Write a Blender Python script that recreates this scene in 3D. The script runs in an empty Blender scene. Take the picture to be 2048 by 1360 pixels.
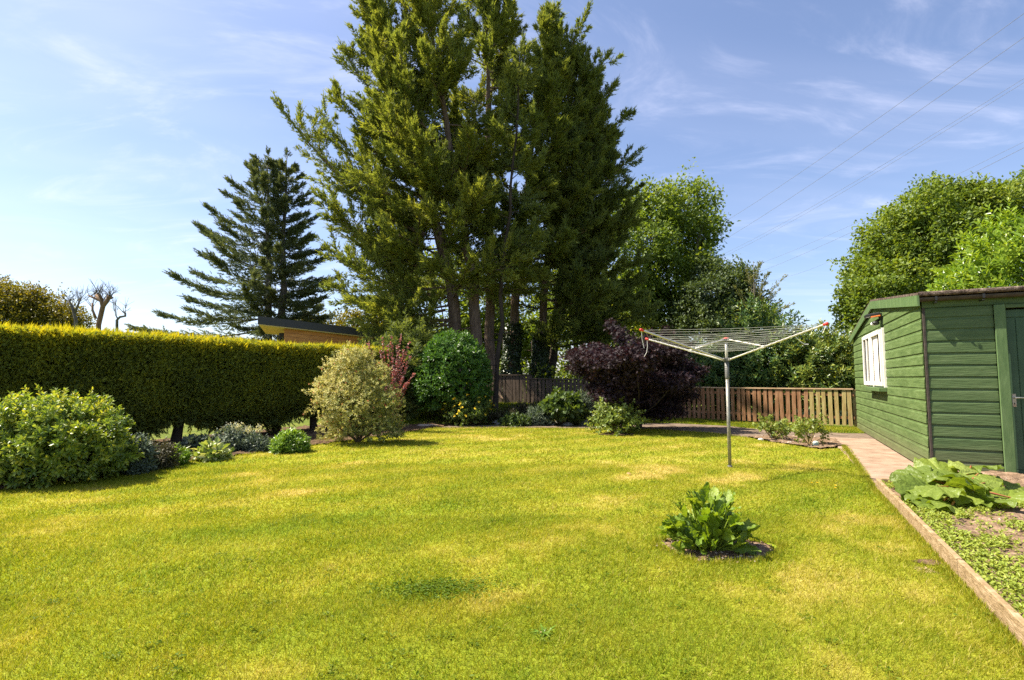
import bpy, math, random
import numpy as np
from math import radians, sin, cos, tan, pi, atan

# ------------------------------------------------------------------ camera, sky, sun, exposure
S = bpy.context.scene
COL = S.collection
FPX, HOR = 1040.0, 77.0                      # focal length in photo pixels, horizon below the picture centre
PITCH = atan(HOR / FPX)
EYE = 1.3
cam_d = bpy.data.cameras.new('camera')
cam = bpy.data.objects.new('camera', cam_d)
COL.objects.link(cam)
cam_d.sensor_width = 36.0
cam_d.lens = 36.0 * FPX / 2048.0
cam_d.clip_end = 3000
cam.location = (0, 0, EYE)
cam.rotation_euler = (pi / 2 + PITCH, 0, 0)
S.camera = cam

SUN_EL = radians(53.5)
SUN_H = np.array([-0.989, 0.150]); SUN_H /= np.linalg.norm(SUN_H)   # towards the sun, on the ground
SUN_DIR = np.array([SUN_H[0] * cos(SUN_EL), SUN_H[1] * cos(SUN_EL), sin(SUN_EL)])

W = bpy.data.worlds.new('World'); S.world = W; W.use_nodes = True
nt = W.node_tree; nt.nodes.clear()
def wn(t): return nt.nodes.new(t)
sky = wn('ShaderNodeTexSky'); sky.sky_type = 'NISHITA'; sky.sun_disc = False
sky.sun_elevation = SUN_EL
sky.sun_rotation = math.atan2(SUN_DIR[0], SUN_DIR[1])
sky.air_density = 1.0; sky.dust_density = 0.9; sky.ozone_density = 3.0
# thin cirrus: stretched noise on the plane of the cloud layer
tc = wn('ShaderNodeTexCoord'); sep = wn('ShaderNodeSeparateXYZ')
nt.links.new(tc.outputs['Generated'], sep.inputs[0])
zz = wn('ShaderNodeMath'); zz.operation = 'MAXIMUM'; zz.inputs[1].default_value = 0.0
nt.links.new(sep.outputs['Z'], zz.inputs[0])
za = wn('ShaderNodeMath'); za.operation = 'ADD'; za.inputs[1].default_value = 0.16
nt.links.new(zz.outputs[0], za.inputs[0])
dx = wn('ShaderNodeMath'); dx.operation = 'DIVIDE'
dy = wn('ShaderNodeMath'); dy.operation = 'DIVIDE'
nt.links.new(sep.outputs['X'], dx.inputs[0]); nt.links.new(za.outputs[0], dx.inputs[1])
nt.links.new(sep.outputs['Y'], dy.inputs[0]); nt.links.new(za.outputs[0], dy.inputs[1])
comb = wn('ShaderNodeCombineXYZ')
nt.links.new(dx.outputs[0], comb.inputs[0]); nt.links.new(dy.outputs[0], comb.inputs[1])
def cloud_layer(rot, scale, nscale, detail, dist, lo, hi, amp, flo=0.0):
    mp = wn('ShaderNodeMapping'); mp.inputs['Rotation'].default_value = (0, 0, radians(rot))
    mp.inputs['Scale'].default_value = scale
    nt.links.new(comb.outputs[0], mp.inputs[0])
    no = wn('ShaderNodeTexNoise'); no.inputs['Scale'].default_value = nscale
    no.inputs['Detail'].default_value = detail; no.inputs['Roughness'].default_value = 0.62
    no.inputs['Distortion'].default_value = dist
    nt.links.new(mp.outputs[0], no.inputs['Vector'])
    mr = wn('ShaderNodeMapRange'); mr.interpolation_type = 'SMOOTHSTEP'
    mr.inputs['From Min'].default_value = lo; mr.inputs['From Max'].default_value = hi
    mr.inputs['To Max'].default_value = amp; mr.inputs['To Min'].default_value = flo
    nt.links.new(no.outputs['Fac'], mr.inputs['Value'])
    return mr.outputs[0]
c1 = cloud_layer(-38, (0.6, 1.35, 1), 2.1, 10, 1.9, 0.46, 0.88, 0.34)
c2 = cloud_layer(-30, (0.5, 1.0, 1), 0.55, 4, 0.6, 0.38, 0.82, 0.28, 0.03)
mx = wn('ShaderNodeMath'); mx.operation = 'ADD'; mx.use_clamp = True
nt.links.new(c1, mx.inputs[0]); nt.links.new(c2, mx.inputs[1])
mixc = wn('ShaderNodeMixRGB'); mixc.inputs['Color2'].default_value = (6.7, 6.9, 7.8, 1)
nt.links.new(mx.outputs[0], mixc.inputs['Fac']); nt.links.new(sky.outputs[0], mixc.inputs['Color1'])
bg = wn('ShaderNodeBackground'); bg.inputs['Strength'].default_value = 0.080
out = wn('ShaderNodeOutputWorld')
tint = wn('ShaderNodeMixRGB'); tint.blend_type = 'MULTIPLY'; tint.inputs['Fac'].default_value = 1; tint.inputs['Color2'].default_value = (.99, .945, .985, 1)
nt.links.new(mixc.outputs[0], tint.inputs['Color1']); nt.links.new(tint.outputs[0], bg.inputs['Color']); nt.links.new(bg.outputs[0], out.inputs['Surface'])

sun_d = bpy.data.lights.new('sun', 'SUN'); sun_d.energy = 5.0; sun_d.angle = radians(0.53)
sun_d.color = (1.0, 0.92, 0.76)
sun = bpy.data.objects.new('sun', sun_d); COL.objects.link(sun)
sun.location = (-20, 8, 30)
sun.rotation_euler = (pi / 2 - SUN_EL, 0, math.atan2(SUN_DIR[0], -SUN_DIR[1]))

S.view_settings.view_transform = 'Standard'; S.view_settings.look = 'None'
S.view_settings.exposure = 1.42; S.view_settings.gamma = 1.0
S.cycles.use_denoising = False; S.cycles.denoiser = 'OPENIMAGEDENOISE'; S.cycles.denoising_input_passes = 'RGB_ALBEDO_NORMAL'; S.cycles.denoising_prefilter = 'ACCURATE'
S.cycles.max_bounces = 8; S.cycles.diffuse_bounces = 4; S.cycles.transmission_bounces = 6
S.cycles.transparent_max_bounces = 8

# ------------------------------------------------------------------ helpers
UP = np.array([0, 0, 1.0])
def ray(px, py):
    u = (px - 1024) / FPX; v = (680 - py) / FPX
    return np.array([u, cos(PITCH) - v * sin(PITCH), sin(PITCH) + v * cos(PITCH)])
def G(px, py, z=0.0):                        # photo pixel -> point on the ground plane
    r = ray(px, py); t = (z - EYE) / r[2]
    return np.array([r[0] * t, r[1] * t, z])
def D(px, py, Y):                            # photo pixel -> point at distance Y
    r = ray(px, py); t = Y / r[1]
    return np.array([r[0] * t, Y, EYE + r[2] * t])
def nrm(v):
    v = np.asarray(v, float); l = np.linalg.norm(v, axis=-1, keepdims=True); return v / np.maximum(l, 1e-9)
def RNG(s): return np.random.default_rng(s)
_tab = RNG(99).random((256, 256))
def vnoise(x, y, s, off=0):
    x = np.asarray(x) / s + 37.3 * off + 1000; y = np.asarray(y) / s + 11.7 * off + 1000
    xi = np.floor(x).astype(int); yi = np.floor(y).astype(int); fx = x - xi; fy = y - yi
    fx = fx * fx * (3 - 2 * fx); fy = fy * fy * (3 - 2 * fy)
    t = lambda a, b: _tab[a % 256, b % 256]
    return (t(xi, yi) * (1 - fx) + t(xi + 1, yi) * fx) * (1 - fy) + (t(xi, yi + 1) * (1 - fx) + t(xi + 1, yi + 1) * fx) * fy
def sstep(a, b, x): t = np.clip((np.asarray(x, float) - a) / (b - a), 0, 1); return t * t * (3 - 2 * t)
def inpoly(P, poly):
    x, y = P[:, 0], P[:, 1]; r = np.zeros(len(P), bool); n = len(poly)
    for i in range(n):
        x1, y1 = poly[i][:2]; x2, y2 = poly[(i + 1) % n][:2]
        if y1 == y2: continue
        c = ((y1 > y) != (y2 > y)) & (x < (x2 - x1) * (y - y1) / (y2 - y1) + x1)
        r ^= c
    return r
def terrain(x, y):
    x = np.asarray(x, float); y = np.asarray(y, float)
    return 0.32 * sstep(14.1, 18.5, y) * (1 - sstep(2.2, 5.0, x)) * sstep(-7.5, -3.5, x)

ORG = {}
def org(o): return ORG.get(o.name, np.zeros(3)) if o else np.zeros(3)
def tag(o, label=None, cat=None, group=None, kind=None):
    if label: o['label'] = label
    if cat: o['category'] = cat
    if group: o['group'] = group
    if kind: o['kind'] = kind
    return o
def thing(name, label, cat, loc, group=None):
    o = bpy.data.objects.new(name, None); COL.objects.link(o)
    o.empty_display_size = 0.2
    o.location = [float(c) for c in loc]; ORG[o.name] = np.array(loc, float)
    return tag(o, label, cat, group)
def mk(name, V, loops, totals, mats, parent=None, tone=None, mi=None, smooth=False, origin=None):
    V = np.asarray(V, float)
    o0 = org(parent) if origin is None else np.asarray(origin, float)
    me = bpy.data.meshes.new(name)
    V32 = (V - o0).astype(np.float32)
    me.vertices.add(len(V32)); me.vertices.foreach_set('co', V32.ravel())
    loops = np.asarray(loops, np.int32); totals = np.asarray(totals, np.int32)
    me.loops.add(len(loops)); me.loops.foreach_set('vertex_index', loops)
    me.polygons.add(len(totals))
    st = np.zeros(len(totals), np.int32); st[1:] = np.cumsum(totals)[:-1]
    me.polygons.foreach_set('loop_start', st)
    try: me.polygons.foreach_set('loop_total', totals)
    except Exception: pass
    if not isinstance(mats, (list, tuple)): mats = [mats]
    for m in mats: me.materials.append(m)
    if mi is not None: me.polygons.foreach_set('material_index', np.asarray(mi, np.int32))
    me.polygons.foreach_set('use_smooth', np.full(len(totals), bool(smooth)))
    if tone is not None:
        a = me.attributes.new('tone', 'FLOAT', 'POINT'); a.data.foreach_set('value', np.asarray(tone, np.float32))
    me.update(calc_edges=True); me.validate()
    o = bpy.data.objects.new(name, me); COL.objects.link(o)
    if parent is not None:
        o.parent = parent; ORG[o.name] = o0
    elif origin is not None:
        o.location = [float(c) for c in o0]; ORG[o.name] = o0
    return o

class MB:                                     # hard-surface mesh collector (world coordinates)
    def __init__(s): s.V = []; s.F = []; s.M = []; s.n = 0
    def add(s, V, F, m=0):
        V = np.asarray(V, float)
        s.V.append(V); s.F += [[i + s.n for i in f] for f in F]; s.M += [m] * len(F); s.n += len(V); return s
    def boxf(s, o, ax, ay, az, m=0):          # box from corner o with three edge vectors
        o, ax, ay, az = [np.asarray(k, float) for k in (o, ax, ay, az)]
        if np.dot(np.cross(ax, ay), az) < 0: ax, ay = ay, ax
        V = [o, o + ax, o + ax + ay, o + ay, o + az, o + ax + az, o + ax + ay + az, o + ay + az]
        return s.add(V, [[3, 2, 1, 0], [4, 5, 6, 7], [0, 1, 5, 4], [1, 2, 6, 5], [2, 3, 7, 6], [3, 0, 4, 7]], m)
    def cbox(s, o, ax, ay, az, b=0.006, m=0): # box with chamfered edges
        o, ax, ay, az = [np.asarray(k, float) for k in (o, ax, ay, az)]
        if np.dot(np.cross(ax, ay), az) < 0: ax, ay = ay, ax
        L = [np.linalg.norm(k) for k in (ax, ay, az)]; u = [k / l for k, l in zip((ax, ay, az), L)]
        b = min(b, min(L) * 0.4)
        V = []; idx = {}
        for i in (0, 1):
            for j in (0, 1):
                for k in (0, 1):
                    for c in range(3):
                        q = [0, 0, 0]
                        for a, w in enumerate((i, j, k)):
                            e = L[a] * w
                            if a != c: e += b if w == 0 else -b
                            q[a] = e
                        idx[(i, j, k, c)] = len(V); V.append(o + u[0] * q[0] + u[1] * q[1] + u[2] * q[2])
        F = []
        def fix(f, nout):
            p = [V[t] for t in f]; nn = np.cross(p[1] - p[0], p[2] - p[0])
            F.append(f if np.dot(nn, nout) > 0 else f[::-1])
        for c in range(3):
            a, d = [t for t in range(3) if t != c]
            for w in (0, 1):
                f = []
                for (p, q) in ((0, 0), (1, 0), (1, 1), (0, 1)):
                    t = [0, 0, 0]; t[c] = w; t[a] = p; t[d] = q; f.append(idx[(*t, c)])
                fix(f, u[c] * (1 if w else -1))
        for c in range(3):
            a, d = [t for t in range(3) if t != c]
            for p in (0, 1):
                for q in (0, 1):
                    t0 = [0, 0, 0]; t0[a] = p; t0[d] = q; t1 = list(t0); t1[c] = 1
                    fix([idx[(*t0, a)], idx[(*t1, a)], idx[(*t1, d)], idx[(*t0, d)]], u[a] * (1 if p else -1) + u[d] * (1 if q else -1))
        for i in (0, 1):
            for j in (0, 1):
                for k in (0, 1):
                    fix([idx[(i, j, k, 0)], idx[(i, j, k, 1)], idx[(i, j, k, 2)]], u[0] * (2 * i - 1) + u[1] * (2 * j - 1) + u[2] * (2 * k - 1))
        return s.add(V, F, m)
    def tube(s, P, R, seg=8, m=0, cap=True):
        P = np.asarray(P, float); k = len(P); R = np.broadcast_to(np.asarray(R, float), (k,))
        T = nrm(np.gradient(P, axis=0)); a = np.array([0.31, 0.17, 0.94])
        if abs(np.dot(T[0], a)) > 0.9: a = np.array([1.0, 0.1, 0])
        X = nrm(np.cross(T, a)); Y = np.cross(T, X)
        th = np.linspace(0, 2 * pi, seg, endpoint=False)
        V = (P[:, None] + R[:, None, None] * (np.cos(th)[None, :, None] * X[:, None] + np.sin(th)[None, :, None] * Y[:, None])).reshape(-1, 3)
        F = [[i * seg + j, i * seg + (j + 1) % seg, (i + 1) * seg + (j + 1) % seg, (i + 1) * seg + j] for i in range(k - 1) for j in range(seg)]
        if cap: F += [list(range(seg))[::-1], [(k - 1) * seg + j for j in range(seg)]]
        return s.add(V, F, m)
    def sphere(s, c, r, sc=(1, 1, 1), nu=10, nv=7, m=0):
        V = [np.array(c) + np.array([0, 0, -r * sc[2]])]
        for i in range(1, nv):
            p = -pi / 2 + pi * i / nv
            V += [np.array(c) + r * np.array([sc[0] * cos(p) * cos(2 * pi * j / nu), sc[1] * cos(p) * sin(2 * pi * j / nu), sc[2] * sin(p)]) for j in range(nu)]
        V.append(np.array(c) + np.array([0, 0, r * sc[2]])); e = len(V) - 1
        F = [[0, 1 + (j + 1) % nu, 1 + j] for j in range(nu)]
        for i in range(nv - 2):
            F += [[1 + i * nu + j, 1 + i * nu + (j + 1) % nu, 1 + (i + 1) * nu + (j + 1) % nu, 1 + (i + 1) * nu + j] for j in range(nu)]
        F += [[1 + (nv - 2) * nu + j, 1 + (nv - 2) * nu + (j + 1) % nu, e] for j in range(nu)]
        return s.add(V, F, m)
    def build(s, name, mats, parent=None, smooth=False, origin=None, tone=None):
        V = np.concatenate(s.V); loops = [i for f in s.F for i in f]; tot = [len(f) for f in s.F]
        return mk(name, V, loops, tot, mats, parent, tone=tone, mi=s.M, smooth=smooth, origin=origin)

# leaf templates: x across, y along, z along the normal
T_RHOMB = (np.array([[0, 0, 0], [.5, .45, .10], [0, 1, 0], [-.5, .45, .10]]), [[0, 1, 2, 3]])
T_LEAF = (np.array([[0, 0, 0], [.42, .28, .07], [.44, .62, .05], [0, 1, -.10], [-.44, .62, .05], [-.42, .28, .07], [0, .45, -.03]]),
          [[0, 1, 2, 6], [6, 2, 3], [0, 6, 4, 5], [6, 3, 4]])
T_BLADE = (np.array([[-.5, 0, 0], [.5, 0, 0], [0, 1, .18]]), [[0, 1, 2]])
T_STRAP = (np.array([[-.3, 0, 0], [.3, 0, 0], [.5, .45, .06], [0, 1, -.22], [-.5, .45, .06]]), [[0, 1, 2, 4], [4, 2, 3]])
def _spray(angs, starts, lens, wid):
    V = []; F = []
    for a, st, l in zip(angs, starts, lens):
        c, s_ = cos(radians(a)), sin(radians(a)); b = len(V)
        for (x, y, z) in ((0, 0, 0), (wid / 2, l * .42, .03), (0, l, 0), (-wid / 2, l * .42, .03)):
            V.append([(x * c + y * s_), st + (-x * s_ + y * c), z]); 
        F.append([b, b + 1, b + 2, b + 3])
    return np.array(V), F
T_SPRAY = _spray((0, 27, -29), (0, .16, .30), (1, .66, .60), .20)
T_SPRAY5 = _spray((0, 38, -40, 33, -30), (0, .1, .2, .42, .5), (1, .5, .5, .4, .38), .15)
T_FAN = _spray((0, 42, -42, 85, -85), (0, 0, 0, 0, 0), (1, .85, .85, .55, .55), .24)

class Leaves:
    def __init__(s, seed=0): s.V = []; s.L = []; s.T = []; s.t = []; s.M = []; s.n = 0; s.r = RNG(seed)
    def add(s, T, pos, d, n, L, Wd, tone, m=0):
        pos = np.asarray(pos, float); N = len(pos)
        if N == 0: return s
        TV, TF = T
        d = nrm(d); sd = np.cross(d, n); bad = np.linalg.norm(sd, axis=1) < 1e-3
        if bad.any(): sd[bad] = np.cross(d[bad], np.array([.3, .9, .2]))
        sd = nrm(sd); n = np.cross(sd, d)
        L = np.broadcast_to(np.asarray(L, float), (N,)); Wd = np.broadcast_to(np.asarray(Wd, float), (N,))
        tone = np.broadcast_to(np.asarray(tone, float), (N,)); k = len(TV)
        V = pos[:, None] + TV[None, :, 0, None] * Wd[:, None, None] * sd[:, None] + TV[None, :, 1, None] * L[:, None, None] * d[:, None] + TV[None, :, 2, None] * L[:, None, None] * n[:, None]
        fl = np.array([i for f in TF for i in f]); ft = np.array([len(f) for f in TF])
        base = s.n + np.arange(N) * k
        s.V.append(V.reshape(-1, 3)); s.L.append((base[:, None] + fl[None]).ravel()); s.T.append(np.tile(ft, N))
        s.t.append(np.repeat(tone, k)); s.M.append(np.full(N * len(ft), m)); s.n += N * k
        return s
    def build(s, name, mats, parent=None, smooth=False, origin=None):
        return mk(name, np.concatenate(s.V), np.concatenate(s.L), np.concatenate(s.T), mats, parent, tone=np.concatenate(s.t),
                  mi=np.concatenate(s.M), smooth=smooth, origin=origin)
def rvec(r, n): return nrm(r.normal(size=(n, 3)))
def perp(d, r):
    v = rvec(r, len(d)); v -= d * np.sum(v * d, 1, keepdims=True); return nrm(v)

# ------------------------------------------------------------------ materials
def newmat(name):
    m = bpy.data.materials.new(name); m.use_nodes = True; t = m.node_tree; t.nodes.clear()
    o = t.nodes.new('ShaderNodeOutputMaterial'); return m, t, o
def ramp(t, cols, pos=None):
    r = t.nodes.new('ShaderNodeValToRGB'); e = r.color_ramp.elements
    n = len(cols); pos = pos or [i / (n - 1) for i in range(n)]
    while len(e) < n: e.new(0.5)
    for i, c in enumerate(cols): e[i].position = pos[i]; e[i].color = (*c, 1)
    return r
def leafmat(name, cols, trans=0.35, rough=0.5, spec=0.35, tint=(1.25, 1.15, 0.5), bump=0.0, bs=30):
    m, t, o = newmat(name)
    at = t.nodes.new('ShaderNodeAttribute'); at.attribute_name = 'tone'
    r = ramp(t, cols); t.links.new(at.outputs['Fac'], r.inputs[0])
    p = t.nodes.new('ShaderNodeBsdfPrincipled'); p.inputs['Roughness'].default_value = rough
    p.inputs['Specular IOR Level'].default_value = spec
    t.links.new(r.outputs[0], p.inputs['Base Color'])
    tr = t.nodes.new('ShaderNodeBsdfTranslucent')
    if bump:
        tc_ = t.nodes.new('ShaderNodeTexCoord'); nz = t.nodes.new('ShaderNodeTexNoise'); nz.inputs['Scale'].default_value = bs; nz.inputs['Detail'].default_value = 4
        t.links.new(tc_.outputs['Object'], nz.inputs['Vector']); bp = t.nodes.new('ShaderNodeBump'); bp.inputs['Strength'].default_value = bump; bp.inputs['Distance'].default_value = .02
        t.links.new(nz.outputs['Fac'], bp.inputs['Height']); t.links.new(bp.outputs[0], p.inputs['Normal']); t.links.new(bp.outputs[0], tr.inputs['Normal'])
    mu = t.nodes.new('ShaderNodeMixRGB'); mu.blend_type = 'MULTIPLY'; mu.inputs[0].default_value = 1; mu.inputs[2].default_value = (*tint, 1)
    t.links.new(r.outputs[0], mu.inputs[1]); t.links.new(mu.outputs[0], tr.inputs['Color'])
    mx = t.nodes.new('ShaderNodeMixShader'); mx.inputs[0].default_value = trans
    t.links.new(p.outputs[0], mx.inputs[1]); t.links.new(tr.outputs[0], mx.inputs[2]); t.links.new(mx.outputs[0], o.inputs[0])
    return m
def surf(name, cols, scale=8.0, stretch=(1, 1, 1), rough=0.7, spec=0.3, bump=0.0, bscale=None, detail=6, metal=0.0, lo=.3, hi=.7, rot=(0, 0, 0), wear=None):
    m, t, o = newmat(name)
    tc = t.nodes.new('ShaderNodeTexCoord'); mp = t.nodes.new('ShaderNodeMapping')
    mp.inputs['Scale'].default_value = stretch; mp.inputs['Rotation'].default_value = rot
    t.links.new(tc.outputs['Object'], mp.inputs[0])
    n = t.nodes.new('ShaderNodeTexNoise'); n.inputs['Scale'].default_value = scale; n.inputs['Detail'].default_value = detail
    n.inputs['Roughness'].default_value = .65
    t.links.new(mp.outputs[0], n.inputs['Vector'])
    k = len(cols); r = ramp(t, cols, [lo + (hi - lo) * i / (k - 1) for i in range(k)] if k > 1 else [0.5])
    t.links.new(n.outputs['Fac'], r.inputs[0])
    p = t.nodes.new('ShaderNodeBsdfPrincipled'); p.inputs['Roughness'].default_value = rough
    p.inputs['Specular IOR Level'].default_value = spec; p.inputs['Metallic'].default_value = metal
    csock = r.outputs[0]
    def layer(csock, fac_out, col):
        m_ = t.nodes.new('ShaderNodeMixRGB'); m_.inputs['Color2'].default_value = (*col, 1); t.links.new(fac_out, m_.inputs['Fac']); t.links.new(csock, m_.inputs['Color1']); return m_.outputs[0]
    if wear:
        n3 = t.nodes.new('ShaderNodeTexNoise'); n3.inputs['Scale'].default_value = 7; n3.inputs['Detail'].default_value = 10; n3.inputs['Roughness'].default_value = .75
        mp3 = t.nodes.new('ShaderNodeMapping'); mp3.inputs['Scale'].default_value = (.5, .5, 5); t.links.new(tc.outputs['Object'], mp3.inputs[0]); t.links.new(mp3.outputs[0], n3.inputs['Vector'])
        k3 = t.nodes.new('ShaderNodeMapRange'); k3.inputs['From Min'].default_value = .57; k3.inputs['From Max'].default_value = .72; k3.inputs['To Max'].default_value = .55; t.links.new(n3.outputs['Fac'], k3.inputs['Value'])
        csock = layer(csock, k3.outputs[0], wear)
        n4 = t.nodes.new('ShaderNodeTexNoise'); n4.inputs['Scale'].default_value = 1.1; n4.inputs['Detail'].default_value = 5; t.links.new(tc.outputs['Object'], n4.inputs['Vector'])
        k4 = t.nodes.new('ShaderNodeMapRange'); k4.inputs['From Min'].default_value = .5; k4.inputs['From Max'].default_value = .75; k4.inputs['To Max'].default_value = .35; t.links.new(n4.outputs['Fac'], k4.inputs['Value'])
        csock = layer(csock, k4.outputs[0], tuple(c_ * .62 for c_ in cols[0]))
        sx = t.nodes.new('ShaderNodeSeparateXYZ'); t.links.new(tc.outputs['Object'], sx.inputs[0])
        k5 = t.nodes.new('ShaderNodeMapRange'); k5.inputs['From Min'].default_value = .42; k5.inputs['From Max'].default_value = .02; k5.inputs['To Max'].default_value = 1.0; t.links.new(sx.outputs['Z'], k5.inputs['Value'])
        mu5 = t.nodes.new('ShaderNodeMath'); mu5.operation = 'MULTIPLY'; t.links.new(k5.outputs[0], mu5.inputs[0]); t.links.new(n3.outputs['Fac'], mu5.inputs[1])
        csock = layer(csock, mu5.outputs[0], (.13, .10, .065))
    t.links.new(csock, p.inputs['Base Color'])
    if bump:
        n2 = t.nodes.new('ShaderNodeTexNoise'); n2.inputs['Scale'].default_value = bscale or scale * 3; n2.inputs['Detail'].default_value = 8
        t.links.new(mp.outputs[0], n2.inputs['Vector'])
        b = t.nodes.new('ShaderNodeBump'); b.inputs['Strength'].default_value = bump; b.inputs['Distance'].default_value = 0.02
        t.links.new(n2.outputs['Fac'], b.inputs['Height']); t.links.new(b.outputs[0], p.inputs['Normal'])
    t.links.new(p.outputs[0], o.inputs[0]); return m
def plain(name, c, rough=0.5, spec=0.4, metal=0.0):
    m, t, o = newmat(name); p = t.nodes.new('ShaderNodeBsdfPrincipled')
    p.inputs['Base Color'].default_value = (*c, 1); p.inputs['Roughness'].default_value = rough
    p.inputs['Specular IOR Level'].default_value = spec; p.inputs['Metallic'].default_value = metal
    t.links.new(p.outputs[0], o.inputs[0]); return m

M_GRASS = leafmat('grass_blades', [(.085, .155, .008), (.200, .250, .012), (.325, .325, .022), (.44, .39, .060), (.56, .465, .17)], trans=.50, rough=.6, spec=.22, tint=(1.1, 1.05, .6))
M_LAWN = leafmat('lawn_thatch', [(.08, .14, .010), (.16, .21, .013), (.25, .26, .022), (.34, .30, .06), (.46, .36, .13)], trans=0.0, rough=.9, spec=.1)
M_ROUGHGRASS = surf('rough_grass_ground', [(.05, .07, .012), (.10, .13, .02), (.17, .17, .035)], scale=2.5, rough=.95, spec=.1, bump=.6, bscale=30)
M_SOIL = surf('garden_soil', [(.045, .030, .018), (.11, .068, .040), (.20, .13, .08)], scale=9, rough=.95, spec=.12, bump=.9, bscale=45)
M_DRYSOIL = surf('dry_garden_soil', [(.10, .065, .038), (.20, .132, .085), (.32, .225, .155)], scale=14, rough=.95, spec=.12, bump=.9, bscale=55)
M_CONC = surf('worn_pink_concrete', [(.19, .125, .086), (.29, .198, .142), (.37, .265, .195)], scale=3.2, rough=.9, spec=.15, bump=.25, bscale=90, detail=10)
M_PATH = surf('gritty_brown_path', [(.09, .065, .048), (.16, .118, .088), (.24, .18, .135)], scale=4, rough=.95, spec=.1, bump=.5, bscale=70, detail=9)
M_ROCK = surf('grey_rock', [(.10, .10, .10), (.24, .235, .225), (.42, .41, .39)], scale=7, rough=.85, spec=.25, bump=.8, bscale=20)
M_FLATSTONE = surf('pale_flat_stone', [(.30, .24, .19), (.48, .40, .33)], scale=9, rough=.9, bump=.6)
M_EDGE = surf('weathered_edging_timber', [(.17, .115, .058), (.29, .20, .11), (.40, .30, .19)], scale=5, stretch=(2.2, 2.2, 7), rough=.85, spec=.15, bump=.5, bscale=16)
M_FENCE = surf('brown_stained_timber', [(.155, .072, .034), (.255, .130, .066), (.35, .21, .12)], scale=3.5, stretch=(5, 5, .6), rough=.85, spec=.15, bump=.4)
M_FENCEALGAE = surf('greenish_weathered_timber', [(.24, .15, .065), (.33, .25, .10), (.38, .34, .15)], scale=3.5, stretch=(5, 5, .6), rough=.85, spec=.15, bump=.4)
M_RAIL = surf('sunbleached_rail_timber', [(.36, .23, .13), (.52, .37, .23)], scale=3, stretch=(1, 1, 6), rough=.85, spec=.15, bump=.3)
M_FENCEDARK = surf('dark_weathered_timber', [(.07, .052, .04), (.13, .095, .072), (.19, .14, .105)], scale=3.5, stretch=(5, 5, .6), rough=.9, spec=.1, bump=.4)
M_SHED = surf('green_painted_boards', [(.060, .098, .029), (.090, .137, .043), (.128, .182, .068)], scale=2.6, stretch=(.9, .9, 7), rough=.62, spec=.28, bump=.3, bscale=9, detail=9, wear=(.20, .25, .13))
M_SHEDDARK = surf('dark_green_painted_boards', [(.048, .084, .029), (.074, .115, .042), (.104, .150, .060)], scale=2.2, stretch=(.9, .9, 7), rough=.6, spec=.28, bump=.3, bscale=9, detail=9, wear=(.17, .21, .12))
M_SHEDTRIM = surf('green_painted_trim', [(.066, .118, .042), (.090, .146, .054), (.118, .18, .074)], scale=3, stretch=(4, 4, 1), rough=.55, spec=.3, bump=.15, bscale=9)
M_DOOR = surf('dark_green_door_paint', [(.034, .070, .036), (.045, .088, .046), (.058, .105, .056)], scale=3, stretch=(4, 4, 1), rough=.55, spec=.3, bump=.12, bscale=9)
M_FELT = surf('mossy_roof_felt', [(.05, .036, .03), (.13, .095, .078), (.24, .19, .155)], scale=16, rough=.95, spec=.1, bump=.8, bscale=60, lo=.38, hi=.68)
M_GUTTER = surf('dirty_dark_gutter', [(.035, .027, .022), (.075, .058, .046)], scale=9, rough=.6, spec=.3, bump=.2)
M_WHITE = surf('white_window_paint', [(.68, .64, .58), (.80, .77, .72)], scale=6, rough=.45, spec=.35)
M_CURTAIN = surf('pale_curtain_cloth', [(.70, .66, .60), (.82, .79, .74)], scale=5, stretch=(6, 6, .4), rough=.9, spec=.1)
M_GLASS = plain('dark_window_glass', (.018, .020, .020), rough=.04, spec=.6)
M_BLACK = plain('black_plastic', (.02, .02, .021), rough=.45)
M_ORANGE = plain('orange_copper_metal', (.62, .16, .03), rough=.35, spec=.5)
M_LENS = plain('pale_plastic_lens', (.7, .7, .68), rough=.2)
M_RED = plain('red_plastic', (.62, .035, .022), rough=.4)
M_ALU = surf('weathered_aluminium', [(.50, .47, .42), (.68, .65, .60)], scale=12, rough=.42, spec=.5, metal=.35)
M_POLE = surf('galvanised_steel_pole', [(.20, .19, .16), (.33, .31, .27)], scale=20, rough=.5, metal=.5)
M_SLEEVE = plain('grey_plastic_sleeve', (.14, .135, .125), rough=.5)
M_LINE = plain('grey_washing_line', (.34, .34, .30), rough=.5)
M_CORD = plain('white_cord', (.72, .70, .66), rough=.6)
M_HANDLE = plain('brushed_steel_handle', (.6, .58, .55), rough=.25, metal=.9)
M_RUSTPLATE = surf('rusty_chrome_plate', [(.45, .44, .42), (.42, .33, .25), (.30, .13, .05)], scale=26, rough=.45, metal=.6, lo=.4, hi=.75)
M_WIRE = plain('power_cable', (.13, .13, .15), rough=.6)
M_BARK = surf('fibrous_brown_bark', [(.075, .052, .040), (.15, .105, .078), (.25, .18, .135)], scale=5, stretch=(4, 4, .5), rough=.95, spec=.1, bump=1.0, bscale=10)
M_BARKGREY = surf('grey_bark', [(.06, .055, .046), (.14, .125, .105), (.22, .20, .17)], scale=6, stretch=(3, 3, .7), rough=.95, spec=.1, bump=.8)
M_BARKDARK = surf('dark_bark', [(.035, .028, .022), (.075, .058, .045)], scale=6, stretch=(3, 3, .7), rough=.95, spec=.1, bump=.8)
M_BARKORANGE = surf('warm_cut_bark', [(.10, .065, .040), (.22, .14, .085), (.30, .20, .13)], scale=3, stretch=(3, 3, .7), rough=.9, spec=.1, bump=.6)
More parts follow.
